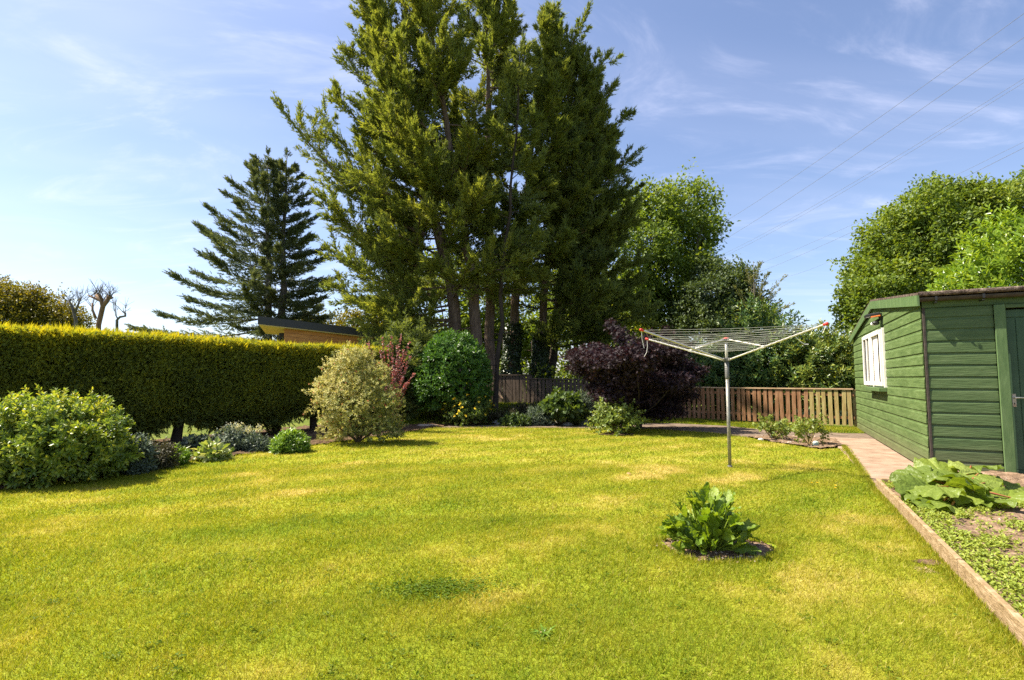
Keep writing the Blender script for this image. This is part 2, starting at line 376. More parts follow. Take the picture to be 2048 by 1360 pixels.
M_CABINWOOD = surf('orange_cedar_boards', [(.36, .145, .045), (.50, .22, .075), (.60, .29, .11)], scale=2, stretch=(1, 1, 12), rough=.6, spec=.25, bump=.2)
M_SOFFIT = surf('pale_soffit_boards', [(.52, .39, .20), (.66, .52, .30)], scale=2, stretch=(10, 1, 1), rough=.6, spec=.2)
M_FASCIA = plain('charcoal_fascia', (.035, .035, .038), rough=.5)

L_CYP = leafmat('cypress_foliage', [(.095, .135, .045), (.170, .212, .056), (.240, .272, .060), (.33, .335, .062)], trans=.48, rough=.6, spec=.2, tint=(1.25, 1.2, .5))
L_CYPDARK = leafmat('dark_cypress_foliage', [(.090, .125, .046), (.152, .192, .056), (.210, .245, .060), (.29, .30, .062)], trans=.48, rough=.6, spec=.2, tint=(1.25, 1.2, .5))
L_SPRUCE = leafmat('blue_spruce_needles', [(.070, .096, .056), (.110, .142, .078), (.150, .182, .086), (.20, .22, .075)], trans=.25, rough=.6, spec=.25, tint=(1.3, 1.2, .6))
L_HEDGE = leafmat('hedge_conifer_foliage', [(.115, .145, .038), (.20, .245, .048), (.27, .30, .040), (.44, .41, .030)], trans=.45, rough=.6, spec=.2, tint=(1.7, 1.45, .4))
L_OAK = leafmat('oak_leaves', [(.075, .125, .020), (.135, .200, .026), (.205, .260, .032), (.30, .32, .042)], trans=.42, rough=.5, spec=.35, tint=(1.4, 1.3, .5))
L_OAKDARK = leafmat('shaded_tree_leaves', [(.052, .082, .034), (.090, .130, .046), (.14, .185, .056)], trans=.34, rough=.5, spec=.35, tint=(1.4, 1.3, .5))
L_BIRCH = leafmat('birch_leaves', [(.10, .125, .040), (.18, .195, .060), (.28, .26, .085)], trans=.40, rough=.5, spec=.3)
L_YELLOWTREE = leafmat('yellowing_tree_leaves', [(.06, .075, .012), (.14, .14, .016), (.24, .20, .022)], trans=.42, rough=.5, spec=.3, tint=(1.4, 1.2, .5))
L_LAUREL = leafmat('laurel_leaves', [(.040, .095, .018), (.065, .150, .024), (.105, .205, .034)], trans=.32, rough=.42, spec=.35, tint=(1.5, 1.4, .5))
L_LAURELBRIGHT = leafmat('sunlit_laurel_leaves', [(.10, .19, .018), (.175, .28, .026), (.29, .37, .045)], trans=.40, rough=.34, spec=.5, tint=(1.4, 1.3, .4))
L_LAURELDARK = leafmat('back_laurel_leaves', [(.040, .095, .032), (.075, .150, .044), (.15, .215, .045), (.26, .29, .042)], trans=.32, rough=.38, spec=.45, tint=(1.5, 1.3, .5))
L_CREAM = leafmat('cream_variegated_leaves', [(.15, .19, .05), (.34, .34, .10), (.60, .54, .20), (.74, .68, .32)], trans=.30, rough=.5, spec=.25, tint=(1.1, 1.05, .7))
L_PINKTIP = leafmat('pink_bud_leaves', [(.52, .16, .09), (.66, .30, .17)], trans=.3, rough=.5, spec=.25, tint=(1.1, 1, .8))
L_PURPLE = leafmat('purple_maple_leaves', [(.016, .010, .014), (.030, .019, .024), (.052, .031, .037), (.11, .045, .046)], trans=.20, rough=.55, spec=.2, tint=(1.7, .8, .7))
L_BERB = leafmat('burgundy_berberis_leaves', [(.06, .020, .026), (.16, .050, .058), (.34, .15, .14), (.55, .33, .28)], trans=.3, rough=.45, spec=.35, tint=(1.6, .8, .8))
L_ELAE = leafmat('silvery_green_shrub_leaves', [(.09, .155, .034), (.165, .245, .044), (.29, .355, .058), (.50, .48, .065)], trans=.38, rough=.36, spec=.5, tint=(1.35, 1.25, .4))
L_MIDGREEN = leafmat('mid_green_leaves', [(.05, .085, .022), (.085, .135, .03), (.14, .19, .04)], trans=.34, rough=.45, spec=.35, tint=(1.4, 1.3, .5))
L_GREYGREEN = leafmat('grey_green_leaves', [(.065, .090, .062), (.105, .14, .092), (.16, .19, .125)], trans=.28, rough=.5, spec=.3, tint=(1.2, 1.2, .7))
L_BRIGHT = leafmat('bright_green_leaves', [(.08, .17, .018), (.15, .26, .028), (.26, .36, .05)], trans=.36, rough=.4, spec=.4, tint=(1.3, 1.25, .4))
L_HOSTA = leafmat('cream_edged_leaves', [(.14, .23, .04), (.28, .36, .08), (.52, .50, .24)], trans=.3, rough=.4, spec=.4)
L_BRONZE = leafmat('dark_bronze_leaves', [(.035, .036, .016), (.065, .060, .024), (.10, .085, .03)], trans=.25, rough=.5, spec=.3)
L_YELLOWFL = leafmat('yellow_flower_petals', [(.70, .48, .02), (.80, .60, .04)], trans=.25, rough=.5, spec=.2)
L_CREAMFL = leafmat('cream_flower_plumes', [(.52, .50, .34), (.72, .70, .52)], trans=.3, rough=.6, spec=.1)
L_ROSE = leafmat('rose_leaves', [(.10, .155, .032), (.19, .245, .045), (.32, .345, .08)], trans=.34, rough=.42, spec=.4)
L_HORSE = leafmat('horseradish_leaves', [(.09, .16, .016), (.16, .245, .024), (.26, .335, .045)], trans=.40, rough=.44, spec=.42, tint=(1.5, 1.4, .35), bump=.6, bs=45)
L_RHUB = leafmat('rhubarb_leaves', [(.105, .155, .020), (.185, .245, .034), (.33, .38, .09)], trans=.34, rough=.42, spec=.45, tint=(1.4, 1.4, .35), bump=.9, bs=26)
L_WEED = leafmat('seedling_weeds', [(.16, .22, .028), (.26, .32, .042), (.37, .40, .07)], trans=.35, rough=.5, spec=.3)
L_IVY = leafmat('ivy_leaves', [(.022, .040, .016), (.042, .066, .024), (.075, .10, .035)], trans=.2, rough=.35, spec=.5)
M_STEM = surf('brown_stems', [(.07, .05, .028), (.14, .10, .055)], scale=20, rough=.85, spec=.15)
M_ROSESTEM = surf('pale_rose_canes', [(.22, .17, .07), (.33, .24, .12)], scale=20, rough=.7, spec=.2)
M_REDSTEM = surf('red_rhubarb_stalks', [(.28, .045, .03), (.26, .17, .05)], scale=10, rough=.4, spec=.4)

# ------------------------------------------------------------------ ground, lawn, beds, path
SHU = np.array([.8926, -.4508, 0]); SHT = np.array([.4508, .8926, 0])      # along the shed front / along its gable wall
SH0 = G(1862, 947); SH0[2] = 0
BRD0 = G(1753, 979)                                                         # far foot of the edging board
BDIR = -SHT

gx = np.concatenate([[-900, -400, -150, -80], np.arange(-50, 50.1, 1.0), [80, 150, 400, 900]])
gy = np.concatenate([[-200, -60, -20], np.arange(-8, 60.1, 1.0), [90, 150, 400, 1500]])
X, Y = np.meshgrid(gx, gy); Z = terrain(X, Y) - 0.012
nx, ny = len(gx), len(gy)
ii = np.arange(nx * ny).reshape(ny, nx)
F = np.stack([ii[:-1, :-1], ii[:-1, 1:], ii[1:, 1:], ii[1:, :-1]], -1).reshape(-1, 4)
tag(mk('ground', np.stack([X, Y, Z], -1).reshape(-1, 3), F.ravel(), np.full(len(F), 4), M_ROUGHGRASS, smooth=True), kind='structure')

LAWN_PX = [(1736, 948), (1716, 920), (1697, 893), (1680, 898), (1640, 900), (1590, 892), (1540, 885), (1500, 877), (1420, 867), (1300, 860),
           (1180, 858), (1000, 856), (870, 857), (800, 869), (620, 894), (450, 916), (250, 946), (0, 986)]
LAWN = [BRD0[:2] + BDIR[:2] * 9.5, BRD0[:2]] + [G(*p)[:2] for p in LAWN_PX] + [np.array([-6.9, 3.0]), np.array([-7.2, -2.4])]
HB = G(1436, 1099); HB[2] = 0                                               # round bed in the lawn
def in_round_bed(P, k=1.0):
    a = np.arctan2(P[:, 1] - HB[1], P[:, 0] - HB[0])
    rr = (0.40 + 0.03 * np.sin(3 * a + 1) + .02 * np.sin(5 * a)) * k
    return ((P[:, 0] - HB[0]) / 1.15) ** 2 + ((P[:, 1] - HB[1]) / .78) ** 2 < rr ** 2
CLOVER = G(880, 1183); BARE = G(1862, 1128)
def lawn_tone(x, y):
    n1 = vnoise(x, y, 1.1, 1); n2 = vnoise(x, y, .42, 2); n3 = vnoise(x, y, .16, 3); n4 = vnoise(x, y, 2.6, 4)
    s = np.sin((-x * .50 + y * .86 + .10 * np.sin(x * .9)) * 2 * pi / .86) * .5 + .5              # mowing stripes
    n5 = vnoise(x, y, .07, 8)
    t = .27 + .16 * (n1 - .2) + .16 * (n2 - .3) + .12 * (n3 - .4) + .10 * (n5 - .5) + .14 * (n4 - .3) + .17 * (s - .5) * sstep(3.0, 5.5, y)
    t += .25 * sstep(.58, .82, n1 * .45 + n2 * .35 + n3 * .2)
    c = np.exp(-(((x - CLOVER[0]) / .22) ** 2 + ((y - CLOVER[1]) / .13) ** 2)); t -= .34 * c * (.3 + 1.2 * n3)
    d = np.exp(-(((x - HB[0] - .1) / .8) ** 2 + ((y - HB[1] + .05) / .5) ** 2)); t -= .14 * d
    # greener towards the camera side of the lawn
    t += .07 * sstep(4, 9, y) - .05 * sstep(3.6, 2.4, y)
    return t
LAWN_SHEET = [LAWN[0], BRD0[:2] + SHU[:2] * .02, BRD0[:2] + SHU[:2] * .12 + SHT[:2] * .05] + [G(*p)[:2] for p in ((1752, 948), (1730, 920), (1710, 893))] + LAWN[5:]
c = .10
lx = np.arange(-7.5, 9.6, c); ly = np.arange(-2.4, 14.6, c)
X, Y = np.meshgrid(lx, ly); P = np.stack([X.ravel(), Y.ravel()], -1)
ctr = np.stack([(X[:-1, :-1] + c / 2).ravel(), (Y[:-1, :-1] + c / 2).ravel()], -1)
keep = inpoly(ctr, LAWN_SHEET) & ~in_round_bed(ctr, .93)
nx = len(lx); ii = np.arange(len(P)).reshape(len(ly), nx)
F = np.stack([ii[:-1, :-1], ii[:-1, 1:], ii[1:, 1:], ii[1:, :-1]], -1).reshape(-1, 4)[keep]
us, inv = np.unique(F.ravel(), return_inverse=True)
LP = P[us]
tag(mk('lawn', np.column_stack([LP, .004 + .006 * vnoise(LP[:, 0], LP[:, 1], .5, 7)]), inv, np.full(len(F), 4), M_LAWN, tone=np.clip(lawn_tone(LP[:, 0], LP[:, 1]), 0, 1), smooth=True), kind='structure')

def blades(lv, r, poly, ylo, yhi, dens, h, w, tonef, bed=True):
    xm = yhi * 1.06
    n = int(dens * 2 * xm * (yhi - ylo)); x = r.uniform(-xm, xm, n); y = r.uniform(ylo, yhi, n)
    k = np.abs(x) < y * 1.04 + .25; x, y = x[k], y[k]; P = np.stack([x, y], -1)
    k = inpoly(P, poly)
    if bed: k &= ~in_round_bed(P, .94)
    k &= ~(((x - BARE[0]) / .09) ** 2 + ((y - BARE[1]) / .05) ** 2 < 1)
    x, y = x[k], y[k]; n = len(x)
    lx_ = .35 * (vnoise(x, y, .35, 31) - .5) + .18; ly_ = .5 * (vnoise(x, y, .35, 32) - .5) - .10
    d = nrm(np.column_stack([r.normal(0, .48, n) + lx_, r.normal(0, .48, n) + ly_, np.full(n, .66)]))
    t = np.clip(tonef(x, y) + r.normal(0, .14, n) + (r.random(n) < .08) * .40, 0, 1)
    hh = h * r.uniform(.55, 1.25, n)
    lv.add(T_BLADE, np.column_stack([x, y, terrain(x, y) + .003]), d, perp(d, r), hh, w * r.uniform(.7, 1.3, n), t)
gr = Leaves(5)
blades(gr, gr.r, LAWN, 1.9, 3.2, 21000, .042, .0036, lawn_tone)
blades(gr, gr.r, LAWN, 3.2, 5.0, 12500, .040, .0050, lawn_tone)
blades(gr, gr.r, LAWN, 5.0, 8.0, 6200, .038, .0074, lawn_tone)
blades(gr, gr.r, LAWN, 8.0, 14.5, 2000, .038, .013, lawn_tone)
# longer fringe left by the mower along boards, path and beds; small clover and weed leaves in the turf
fr_ = []
for a_, b_, wd_ in ((BRD0[:2], BRD0[:2] + BDIR[:2] * 6, .07), (G(1690, 893)[:2], BRD0[:2], .05)):
    q_ = gr.r.random((int(600 * np.linalg.norm(b_ - a_)), 1)); fr_.append(a_ + (b_ - a_) * q_ - SHU[:2] * np.abs(gr.r.normal(0, wd_ * .5, q_.shape)) + gr.r.normal(0, .008, (len(q_), 2)))
ed_ = np.array([G(*p)[:2] for p in LAWN_PX[7:]])
for a_, b_ in zip(ed_[:-1], ed_[1:]):
    q_ = gr.r.random((int(260 * np.linalg.norm(b_ - a_)), 1)); fr_.append(a_ + (b_ - a_) * q_ + gr.r.normal(0, .03, (len(q_), 2)))
th_ = gr.r.uniform(0, 2 * pi, 1500); rr_ = .40 + .03 * np.sin(3 * th_ + 1) + .02 * np.sin(5 * th_) + gr.r.normal(.0, .02, 1500)
fr_.append(np.column_stack([HB[0] + 1.15 * rr_ * np.cos(th_), HB[1] + .78 * rr_ * np.sin(th_)]))
P_ = np.concatenate(fr_); P_ = P_[P_[:, 1] > 1.6]; n_ = len(P_); d_ = nrm(np.column_stack([gr.r.normal(0, .4, (n_, 2)), np.full(n_, .8)]))
gr.add(T_BLADE, np.column_stack([P_, np.full(n_, .004)]), d_, perp(d_, gr.r), gr.r.uniform(.03, .065, n_), .0045 + .0006 * P_[:, 1], np.clip(gr.r.normal(.42, .18, n_), 0, 1))
for k in range(420):
    q_ = np.array([gr.r.uniform(-4, 4), 1.9 + 6.5 * gr.r.random() ** 1.3]); q_[0] *= .25 * q_[1] + .2
    if not inpoly(q_[None], LAWN)[0] or in_round_bed(q_[None], 1.1)[0]: continue
    m_ = int(gr.r.integers(5, 22)); P_ = np.column_stack([q_ + gr.r.normal(0, .022, (m_, 2)), gr.r.uniform(.012, .028, m_)]); a_ = gr.r.uniform(0, 2 * pi, m_)
    gr.add(T_LEAF, P_, np.column_stack([np.cos(a_), np.sin(a_), gr.r.uniform(0, .4, m_)]), UP + gr.r.normal(0, .25, (m_, 3)), gr.r.uniform(.012, .030, m_), gr.r.uniform(.007, .014, m_), np.clip(gr.r.normal(.12, .08, m_), 0, 1))
n_ = 900; P_ = CLOVER[:2] + gr.r.normal(0, 1, (n_, 2)) * [.17, .085]; a_ = gr.r.uniform(0, 2 * pi, n_)
gr.add(T_LEAF, np.column_stack([P_, gr.r.uniform(.015, .035, n_)]), np.column_stack([np.cos(a_), np.sin(a_), gr.r.uniform(0, .5, n_)]), UP + gr.r.normal(0, .3, (n_, 3)), .022, .012, np.clip(gr.r.normal(.06, .06, n_), 0, 1))
tag(gr.build('lawn_grass', M_GRASS), 'short sunlit yellow-green lawn grass with straw patches', 'grass', kind='stuff')
STRIP = [G(*p)[:2] for p in ((1240, 847), (1350, 847), (1450, 852), (1560, 863), (1700, 867), (1736, 867), (1712, 856), (1465, 845), (1346, 836), (1240, 832))]
VERGE = [np.array(p) for p in ((-3.2, 14.6), (3.0, 14.8), (3.0, 19.2), (.6, 20.2), (-3.2, 20.4))]
gr2 = Leaves(6)
blades(gr2, gr2.r, STRIP, 12.5, 18, 1500, .07, .012, lambda x, y: .12 + .35 * vnoise(x, y, .6, 5), bed=False)
blades(gr2, gr2.r, VERGE, 14.5, 20.5, 900, .12, .014, lambda x, y: .02 + .25 * vnoise(x, y, .6, 6), bed=False)  # tone kept low on the mound: tree shade put into the grass colour
tag(gr2.build('verge_grass', M_GRASS), 'rough grass strip growing along the foot of the picket fence', 'grass', kind='stuff')

def sheet(name, pts, z, mat, kind='structure'):
    V = [[p[0], p[1], z] for p in pts]; a = sum(V[i][0] * V[(i + 1) % len(V)][1] - V[(i + 1) % len(V)][0] * V[i][1] for i in range(len(V)))
    if a < 0: V = V[::-1]
    o = mk(name, V, list(range(len(V))), [len(V)], mat); return tag(o, kind=kind)
def bedgrid(name, poly, z0, amp, mat, c=.06, seed=1, fz=None, inside=None):
    poly = np.array(poly); x0, y0 = poly.min(0); x1, y1 = poly.max(0)
    lx = np.arange(x0 - c, x1 + 2 * c, c); ly = np.arange(y0 - c, y1 + 2 * c, c); X, Y = np.meshgrid(lx, ly)
    ctr = np.stack([(X[:-1, :-1] + c / 2).ravel(), (Y[:-1, :-1] + c / 2).ravel()], -1)
    keep = inpoly(ctr, poly) if inside is None else inside(ctr)
    ii = np.arange(X.size).reshape(X.shape)
    F = np.stack([ii[:-1, :-1], ii[:-1, 1:], ii[1:, 1:], ii[1:, :-1]], -1).reshape(-1, 4)[keep]
    us, inv = np.unique(F.ravel(), return_inverse=True); P = np.stack([X.ravel(), Y.ravel()], -1)[us]
    z = z0 + amp * (vnoise(P[:, 0], P[:, 1], .11, seed) + .6 * vnoise(P[:, 0], P[:, 1], .05, seed + 1) - .6)
    if fz is not None: z = z + fz(P[:, 0], P[:, 1])
    return tag(mk(name, np.column_stack([P, z]), inv, np.full(len(F), 4), mat, smooth=False), kind='structure')
# soil of the border along the hedge and of the far border
LB = [G(*p)[:2] for p in ((0, 985), (250, 945), (450, 915), (620, 893), (800, 868), (860, 858))] + [np.array(p) for p in ((-1.6, 14.6), (-3.6, 15.6), (-5.6, 14.2), (-7.2, 11.4), (-8.4, 8.8), (-9.4, 5.6), (-7.2, 3.2))]
bedgrid('border_soil', LB, .018, .04, M_SOIL, c=.09, seed=3)
FB = [G(*p)[:2] for p in ((835, 851), (1000, 850), (1180, 851))] + [np.array(p) for p in ((3.3, 15.3), (1.5, 16.4), (-2.6, 16.4))]
bedgrid('far_border_soil', FB, .02, .05, M_SOIL, c=.1, seed=5, fz=terrain)
RB = [G(*p)[:2] for p in ((1495, 874), (1560, 873), (1670, 878), (1684, 893), (1640, 899), (1590, 891), (1540, 884))]
bedgrid('rose_bed_soil', RB, .02, .03, M_DRYSOIL, c=.05, seed=8)
bedgrid('round_bed_soil', [[HB[0] - .55, HB[1] - .5], [HB[0] + .55, HB[1] - .5], [HB[0] + .55, HB[1] + .5], [HB[0] - .55, HB[1] + .5]], -.012, .034, M_DRYSOIL, c=.018, seed=9, inside=lambda P: in_round_bed(P, 1.02))
bl = [BRD0[:2] + SHU[:2] * .03, BRD0[:2] + SHU[:2] * .03 + BDIR[:2] * 7.5, BRD0[:2] + SHU[:2] * 3.5 + BDIR[:2] * 7.5, SH0[:2] + SHU[:2] * 4.0, SH0[:2] - SHU[:2] * .02]
bedgrid('vegetable_bed_soil', bl, .075, .035, M_DRYSOIL, c=.03, seed=12)
bare = Leaves(3)
tag(mk('bare_scrape', [[BARE[0] + .11 * cos(a) * (1 + .2 * sin(3 * a)), BARE[1] + .06 * sin(a), .014] for a in np.linspace(0, 2 * pi, 20, endpoint=False)], list(range(20)), [20], M_SOIL), kind='structure')
# path beside the shed: cast slabs with joints; narrow gritty path along the back of the lawn
mb = MB()
pw = np.dot(SH0 - BRD0, SHU) - .01
t = -.35
for ln in (1.25, 1.3, 1.22, 1.3, 1.28):
    o = BRD0 + SHT * t + np.array([0, 0, -.06]); mb.cbox(o, SHU * pw, SHT * (ln - .018), np.array([0, 0, .074]), b=.006); t += ln
tag(mb.build('shed_path', M_CONC), kind='structure')
PT = [G(*p)[:2] for p in ((835, 858), (1000, 856.5), (1180, 858), (1300, 860), (1420, 867), (1500, 877), (1495, 874), (1560, 873), (1670, 878), (1684, 890), (1700, 897), (1752, 880), (1736, 868), (1700, 867.5), (1560, 863.5), (1450, 852.5), (1350, 847.5), (1250, 848), (1180, 851.5), (1000, 851), (835, 851.5))]
sheet('garden_path', PT, .012, M_PATH)

# pebbles and clods on the dry beds
pb = MB(); r = RNG(77)
def pebble(x, y, z, s):
    V = []; 
    for (a, b, c_) in ((1, 0, 0), (-1, 0, 0), (0, 1, 0), (0, -1, 0), (0, 0, 1), (0, 0, -1)):
        V.append(np.array([x, y, z]) + s * np.array([a, b, c_ * .6]) * r.uniform(.7, 1.3))
    pb.add(V, [[0, 2, 4], [2, 1, 4], [1, 3, 4], [3, 0, 4], [2, 0, 5], [1, 2, 5], [3, 1, 5], [0, 3, 5]], int(r.random() < .3))
A, B = np.array(bl).min(0), np.array(bl).max(0); cnt = 0
while cnt < 1500:
    q = r.uniform(A, B)
    if q[1] > .5 and inpoly(q[None], bl)[0]: pebble(q[0], q[1], .083, r.uniform(.004, .018) * (1.7 if r.random() < .06 else 1)); cnt += 1
for k in range(320):
    a = r.uniform(0, 2 * pi); rr = .42 * math.sqrt(r.random()); q = np.array([HB[0] + 1.1 * rr * cos(a), HB[1] + .75 * rr * sin(a)])
    pebble(q[0], q[1], .012, r.uniform(.004, .013))
for k in range(260):
    q = r.uniform(np.array(RB).min(0), np.array(RB).max(0))
    if inpoly(q[None], RB)[0]: pebble(q[0], q[1], .03, r.uniform(.008, .025))
tag(pb.build('soil_clods_and_pebbles', [M_DRYSOIL, M_FLATSTONE]), 'small stones and clods of dry soil scattered over the beds', 'pebbles', kind='stuff')

# ------------------------------------------------------------------ shed
EAVE, RIDGE, T_RIDGE, T_END = 2.42, 2.83, 3.72, 7.05
def SP(u, t, z): return SH0 + SHU * u + SHT * t + np.array([0, 0, z])
shed = thing('garden_shed', 'large green timber shed with boarded walls, low gabled roof and gutter', 'shed', SH0)
ND = np.array([-SHU[0], -SHU[1], 0]); NF = np.array([-SHT[0], -SHT[1], 0])   # outward normals: gable wall / front wall
def roofz(t): return EAVE + (RIDGE - EAVE) * (t / T_RIDGE) if t <= T_RIDGE else RIDGE - (RIDGE - EAVE + .05) * (t - T_RIDGE) / (T_END - T_RIDGE)
BH = .163
mb = MB(); r = RNG(11)
def board(p0f, z0, z1, segs, nrm_out, lean, dark):   # one overlapping board: flat face leaning out at the foot, thin rebate at the top
    pass
z = .03
while z < RIDGE - .03:
    z1 = z + BH
    # gable wall board, cut to the roof slope
    def span(zc):
        a = 0.0 if zc <= EAVE else (zc - EAVE) / (RIDGE - EAVE) * T_RIDGE
        b = T_END if zc <= EAVE - .05 else T_END - (zc - EAVE + .05) / (RIDGE - EAVE + .05) * (T_END - T_RIDGE)
        return a, b
    a0, b0 = span(z); a1, b1 = span(min(z1, RIDGE - .002)); zt = min(z1, RIDGE - .002)
    j = r.uniform(-.002, .002); e = r.uniform(0, .006)
    prof = [(.020 + j, z), (.016 + j, zt - .050), (.009 + j, zt - .036), (.007 + j, zt)]
    V = []
    for (o_, zz_) in prof:
        aa, bb = span(min(zz_, RIDGE - .002))
        V += [SP(0, aa - e * (aa == 0), zz_) + ND * o_, SP(0, bb, zz_) + ND * o_]
    V += [SP(0, a0, z), SP(0, b0, z)]
    mb.add(V, [[0, 2, 3, 1], [2, 4, 5, 3], [4, 6, 7, 5], [8, 0, 1, 9], [8, 6, 4, 2, 0][::-1], [9, 1, 3, 5, 7]])
    z = z1
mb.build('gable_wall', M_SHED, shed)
mb = MB(); mb2 = MB(); z = .03
while z < EAVE - .02:
    z1 = min(z + BH, EAVE); j = r.uniform(-.002, .003)
    prof = [(.024 + j, z), (.020 + j, z1 - .045), (.010 + j, z1 - .024), (.008 + j, z1)]
    V = []
    for (o_, zz_) in prof: V += [SP(.012, 0, zz_) + NF * o_, SP(.758, 0, zz_) + NF * o_]
    V += [SP(.012, 0, z), SP(.758, 0, z)]
    mb.add(V, [[0, 1, 3, 2], [2, 3, 5, 4], [4, 5, 7, 6], [8, 9, 1, 0], [8, 0, 2, 4, 6], [9, 7, 5, 3, 1]])
    V = []
    for (o_, zz_) in prof: V += [SP(1.85, 0, zz_) + NF * o_, SP(3.6, 0, zz_) + NF * o_]
    V += [SP(1.85, 0, z), SP(3.6, 0, z)]
    mb2.add(V, [[0, 1, 3, 2], [2, 3, 5, 4], [4, 5, 7, 6], [8, 9, 1, 0]])
    z = z1
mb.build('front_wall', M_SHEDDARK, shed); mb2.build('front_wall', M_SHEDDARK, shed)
mb = MB()                                       # far and right walls, inner faces
mb.boxf(SP(3.6, 0, 0), SHT * T_END, -SHU * .05, UP * EAVE); mb.boxf(SP(0, T_END, 0), SHU * 3.55, -SHT * .05, UP * (EAVE - .05))
mb.build('rear_wall', M_SHEDDARK, shed)
MB().cbox(SP(.005, .002, .02) + NF * .005 + ND * .003, SHU * .03, NF * .026, UP * (EAVE - .02), b=.004).build('corner_shade_strip', M_GUTTER, shed)  # dark strip standing in for the shaded gap where the walls meet
# roof: two felted slopes with an overhang
ov, of = .06, .155
mb = MB()
def slab(t0, z0, t1, z1, th=.035):
    a, b = SP(-ov, t0, z0), SP(-ov, t1, z1); w = SHU * (3.8 + ov)
    V = [a, a + w, b + w, b]; V += [v + UP * th for v in V]
    mb.add(V, [[0, 3, 2, 1][::-1], [4, 5, 6, 7], [0, 1, 5, 4], [1, 2, 6, 5], [2, 3, 7, 6], [3, 0, 4, 7]])
s1 = (RIDGE - EAVE) / T_RIDGE
slab(-of, EAVE - of * s1 + .05, T_RIDGE, RIDGE + .05); slab(T_RIDGE + .002, RIDGE + .05, T_END + .22, EAVE - .05 - .04 + .05)
# rolled felt edge along the eave
mb.tube([SP(-ov + .01, -of + .01, EAVE - of * s1 + .062), SP(3.8, -of + .01, EAVE - of * s1 + .062)], .032, 10)
mb.build('roof', M_FELT, shed)
# bargeboards along the gable
mb = MB()
def barge(t0, z0, t1, z1, h=.15):
    a, b = SP(-ov - .012, t0, z0), SP(-ov - .012, t1, z1); w = SHU * .024; d = UP * h
    V = [a, b, b + w, a + w]; V = [v - d for v in V] + V
    mb.add(V, [[0, 1, 2, 3][::-1], [4, 5, 6, 7], [0, 4, 5, 1][::-1], [1, 5, 6, 2][::-1], [2, 6, 7, 3][::-1], [3, 7, 4, 0][::-1]])
barge(-of, EAVE - of * s1 + .047, T_RIDGE - .001, RIDGE + .047); barge(T_RIDGE + .001, RIDGE + .047, T_END + .22, EAVE - .043)
mb.build('bargeboard', M_SHEDTRIM, shed)
MB().cbox(SP(0, -.031, EAVE - .135), SHU * 3.6, SHT * .004, UP * .125, b=.004).build('fascia_board', M_SHEDDARK, shed)
g = MB()                                        # half-round gutter hung below the felt edge
th = np.linspace(pi, 2 * pi, 9); gc = SP(-.05, -of + .055, EAVE - of * s1 + .012)
for rr, fl in ((.052, 1), (.047, -1)):
    ring = [(-SHT * cos(a) * rr + UP * sin(a) * rr) for a in th]
    V = [gc + q for q in ring] + [gc + q + SHU * 3.75 for q in ring]
    g.add(V, [[i, i + 1, i + 10, i + 9][::fl] for i in range(8)])
g.add([gc + (-SHT * cos(a) * .05 + UP * sin(a) * .05) for a in th], [list(range(9))])
gut = g.build('gutter', M_GUTTER, shed)
for u in (.12, .62, 1.5):
    b_ = MB(); b_.cbox(SP(u, -.03, EAVE - .085), SHU * .025, -SHT * (of - .02), UP * .012, b=.002)
    b_.boxf(SP(u, -of - .028, EAVE - .055), SHU * .025, SHT * .008, UP * .055)
    b_.build('gutter_bracket', M_BLACK, gut)
# door and posts
MB().cbox(SP(.760, -.032, .0), SHU * .115, -SHT * .028 + NF * 0, UP * (EAVE - .14), b=.006).build('door_post', M_SHEDTRIM, shed)
MB().cbox(SP(1.73, -.032, .0), SHU * .115, -SHT * .028, UP * (EAVE - .14), b=.006).build('door_post', M_SHEDTRIM, shed)
MB().cbox(SP(.878, -.008, EAVE - .19), SHU * .848, -SHT * .04, UP * .05, b=.004).build('door_head', M_SHEDDARK, shed)
dm = MB(); dm.boxf(SP(.878, .06, .04), SHU * .85, -SHT * .03, UP * (EAVE - .25))
for u in np.arange(.99, 1.68, .115): dm.cbox(SP(u, .032, .12), SHU * .109, -SHT * .012, UP * (EAVE - .44), b=.004)
for zz_, hh in ((.045, .07), (EAVE - .31, .10)): dm.cbox(SP(.883, .03, zz_), SHU * .84, -SHT * .014, UP * hh, b=.004)
dm.cbox(SP(.883, .03, .12), SHU * .10, -SHT * .014, UP * (EAVE - .44), b=.004)
door = dm.build('door', M_DOOR, shed)
hz = 1.02
hm = MB(); hm.cbox(SP(.90, .016, hz - .09), SHU * .04, -SHT * .008, UP * .17, b=.003, m=0)
hm.boxf(SP(.915, .0075, hz - .06), SHU * .010, -SHT * .002, UP * .025, m=2)
hm.tube([SP(.92, .01, hz + .03), SP(.92, -.045, hz + .03)], .009, 8, m=1)
hm.tube([SP(.915, -.045, hz + .03), SP(.96, -.05, hz + .031), SP(1.04, -.045, hz + .027)], [.010, .009, .007], 8, m=1)
hm.build('handle', [M_RUSTPLATE, M_HANDLE, M_BLACK], door)
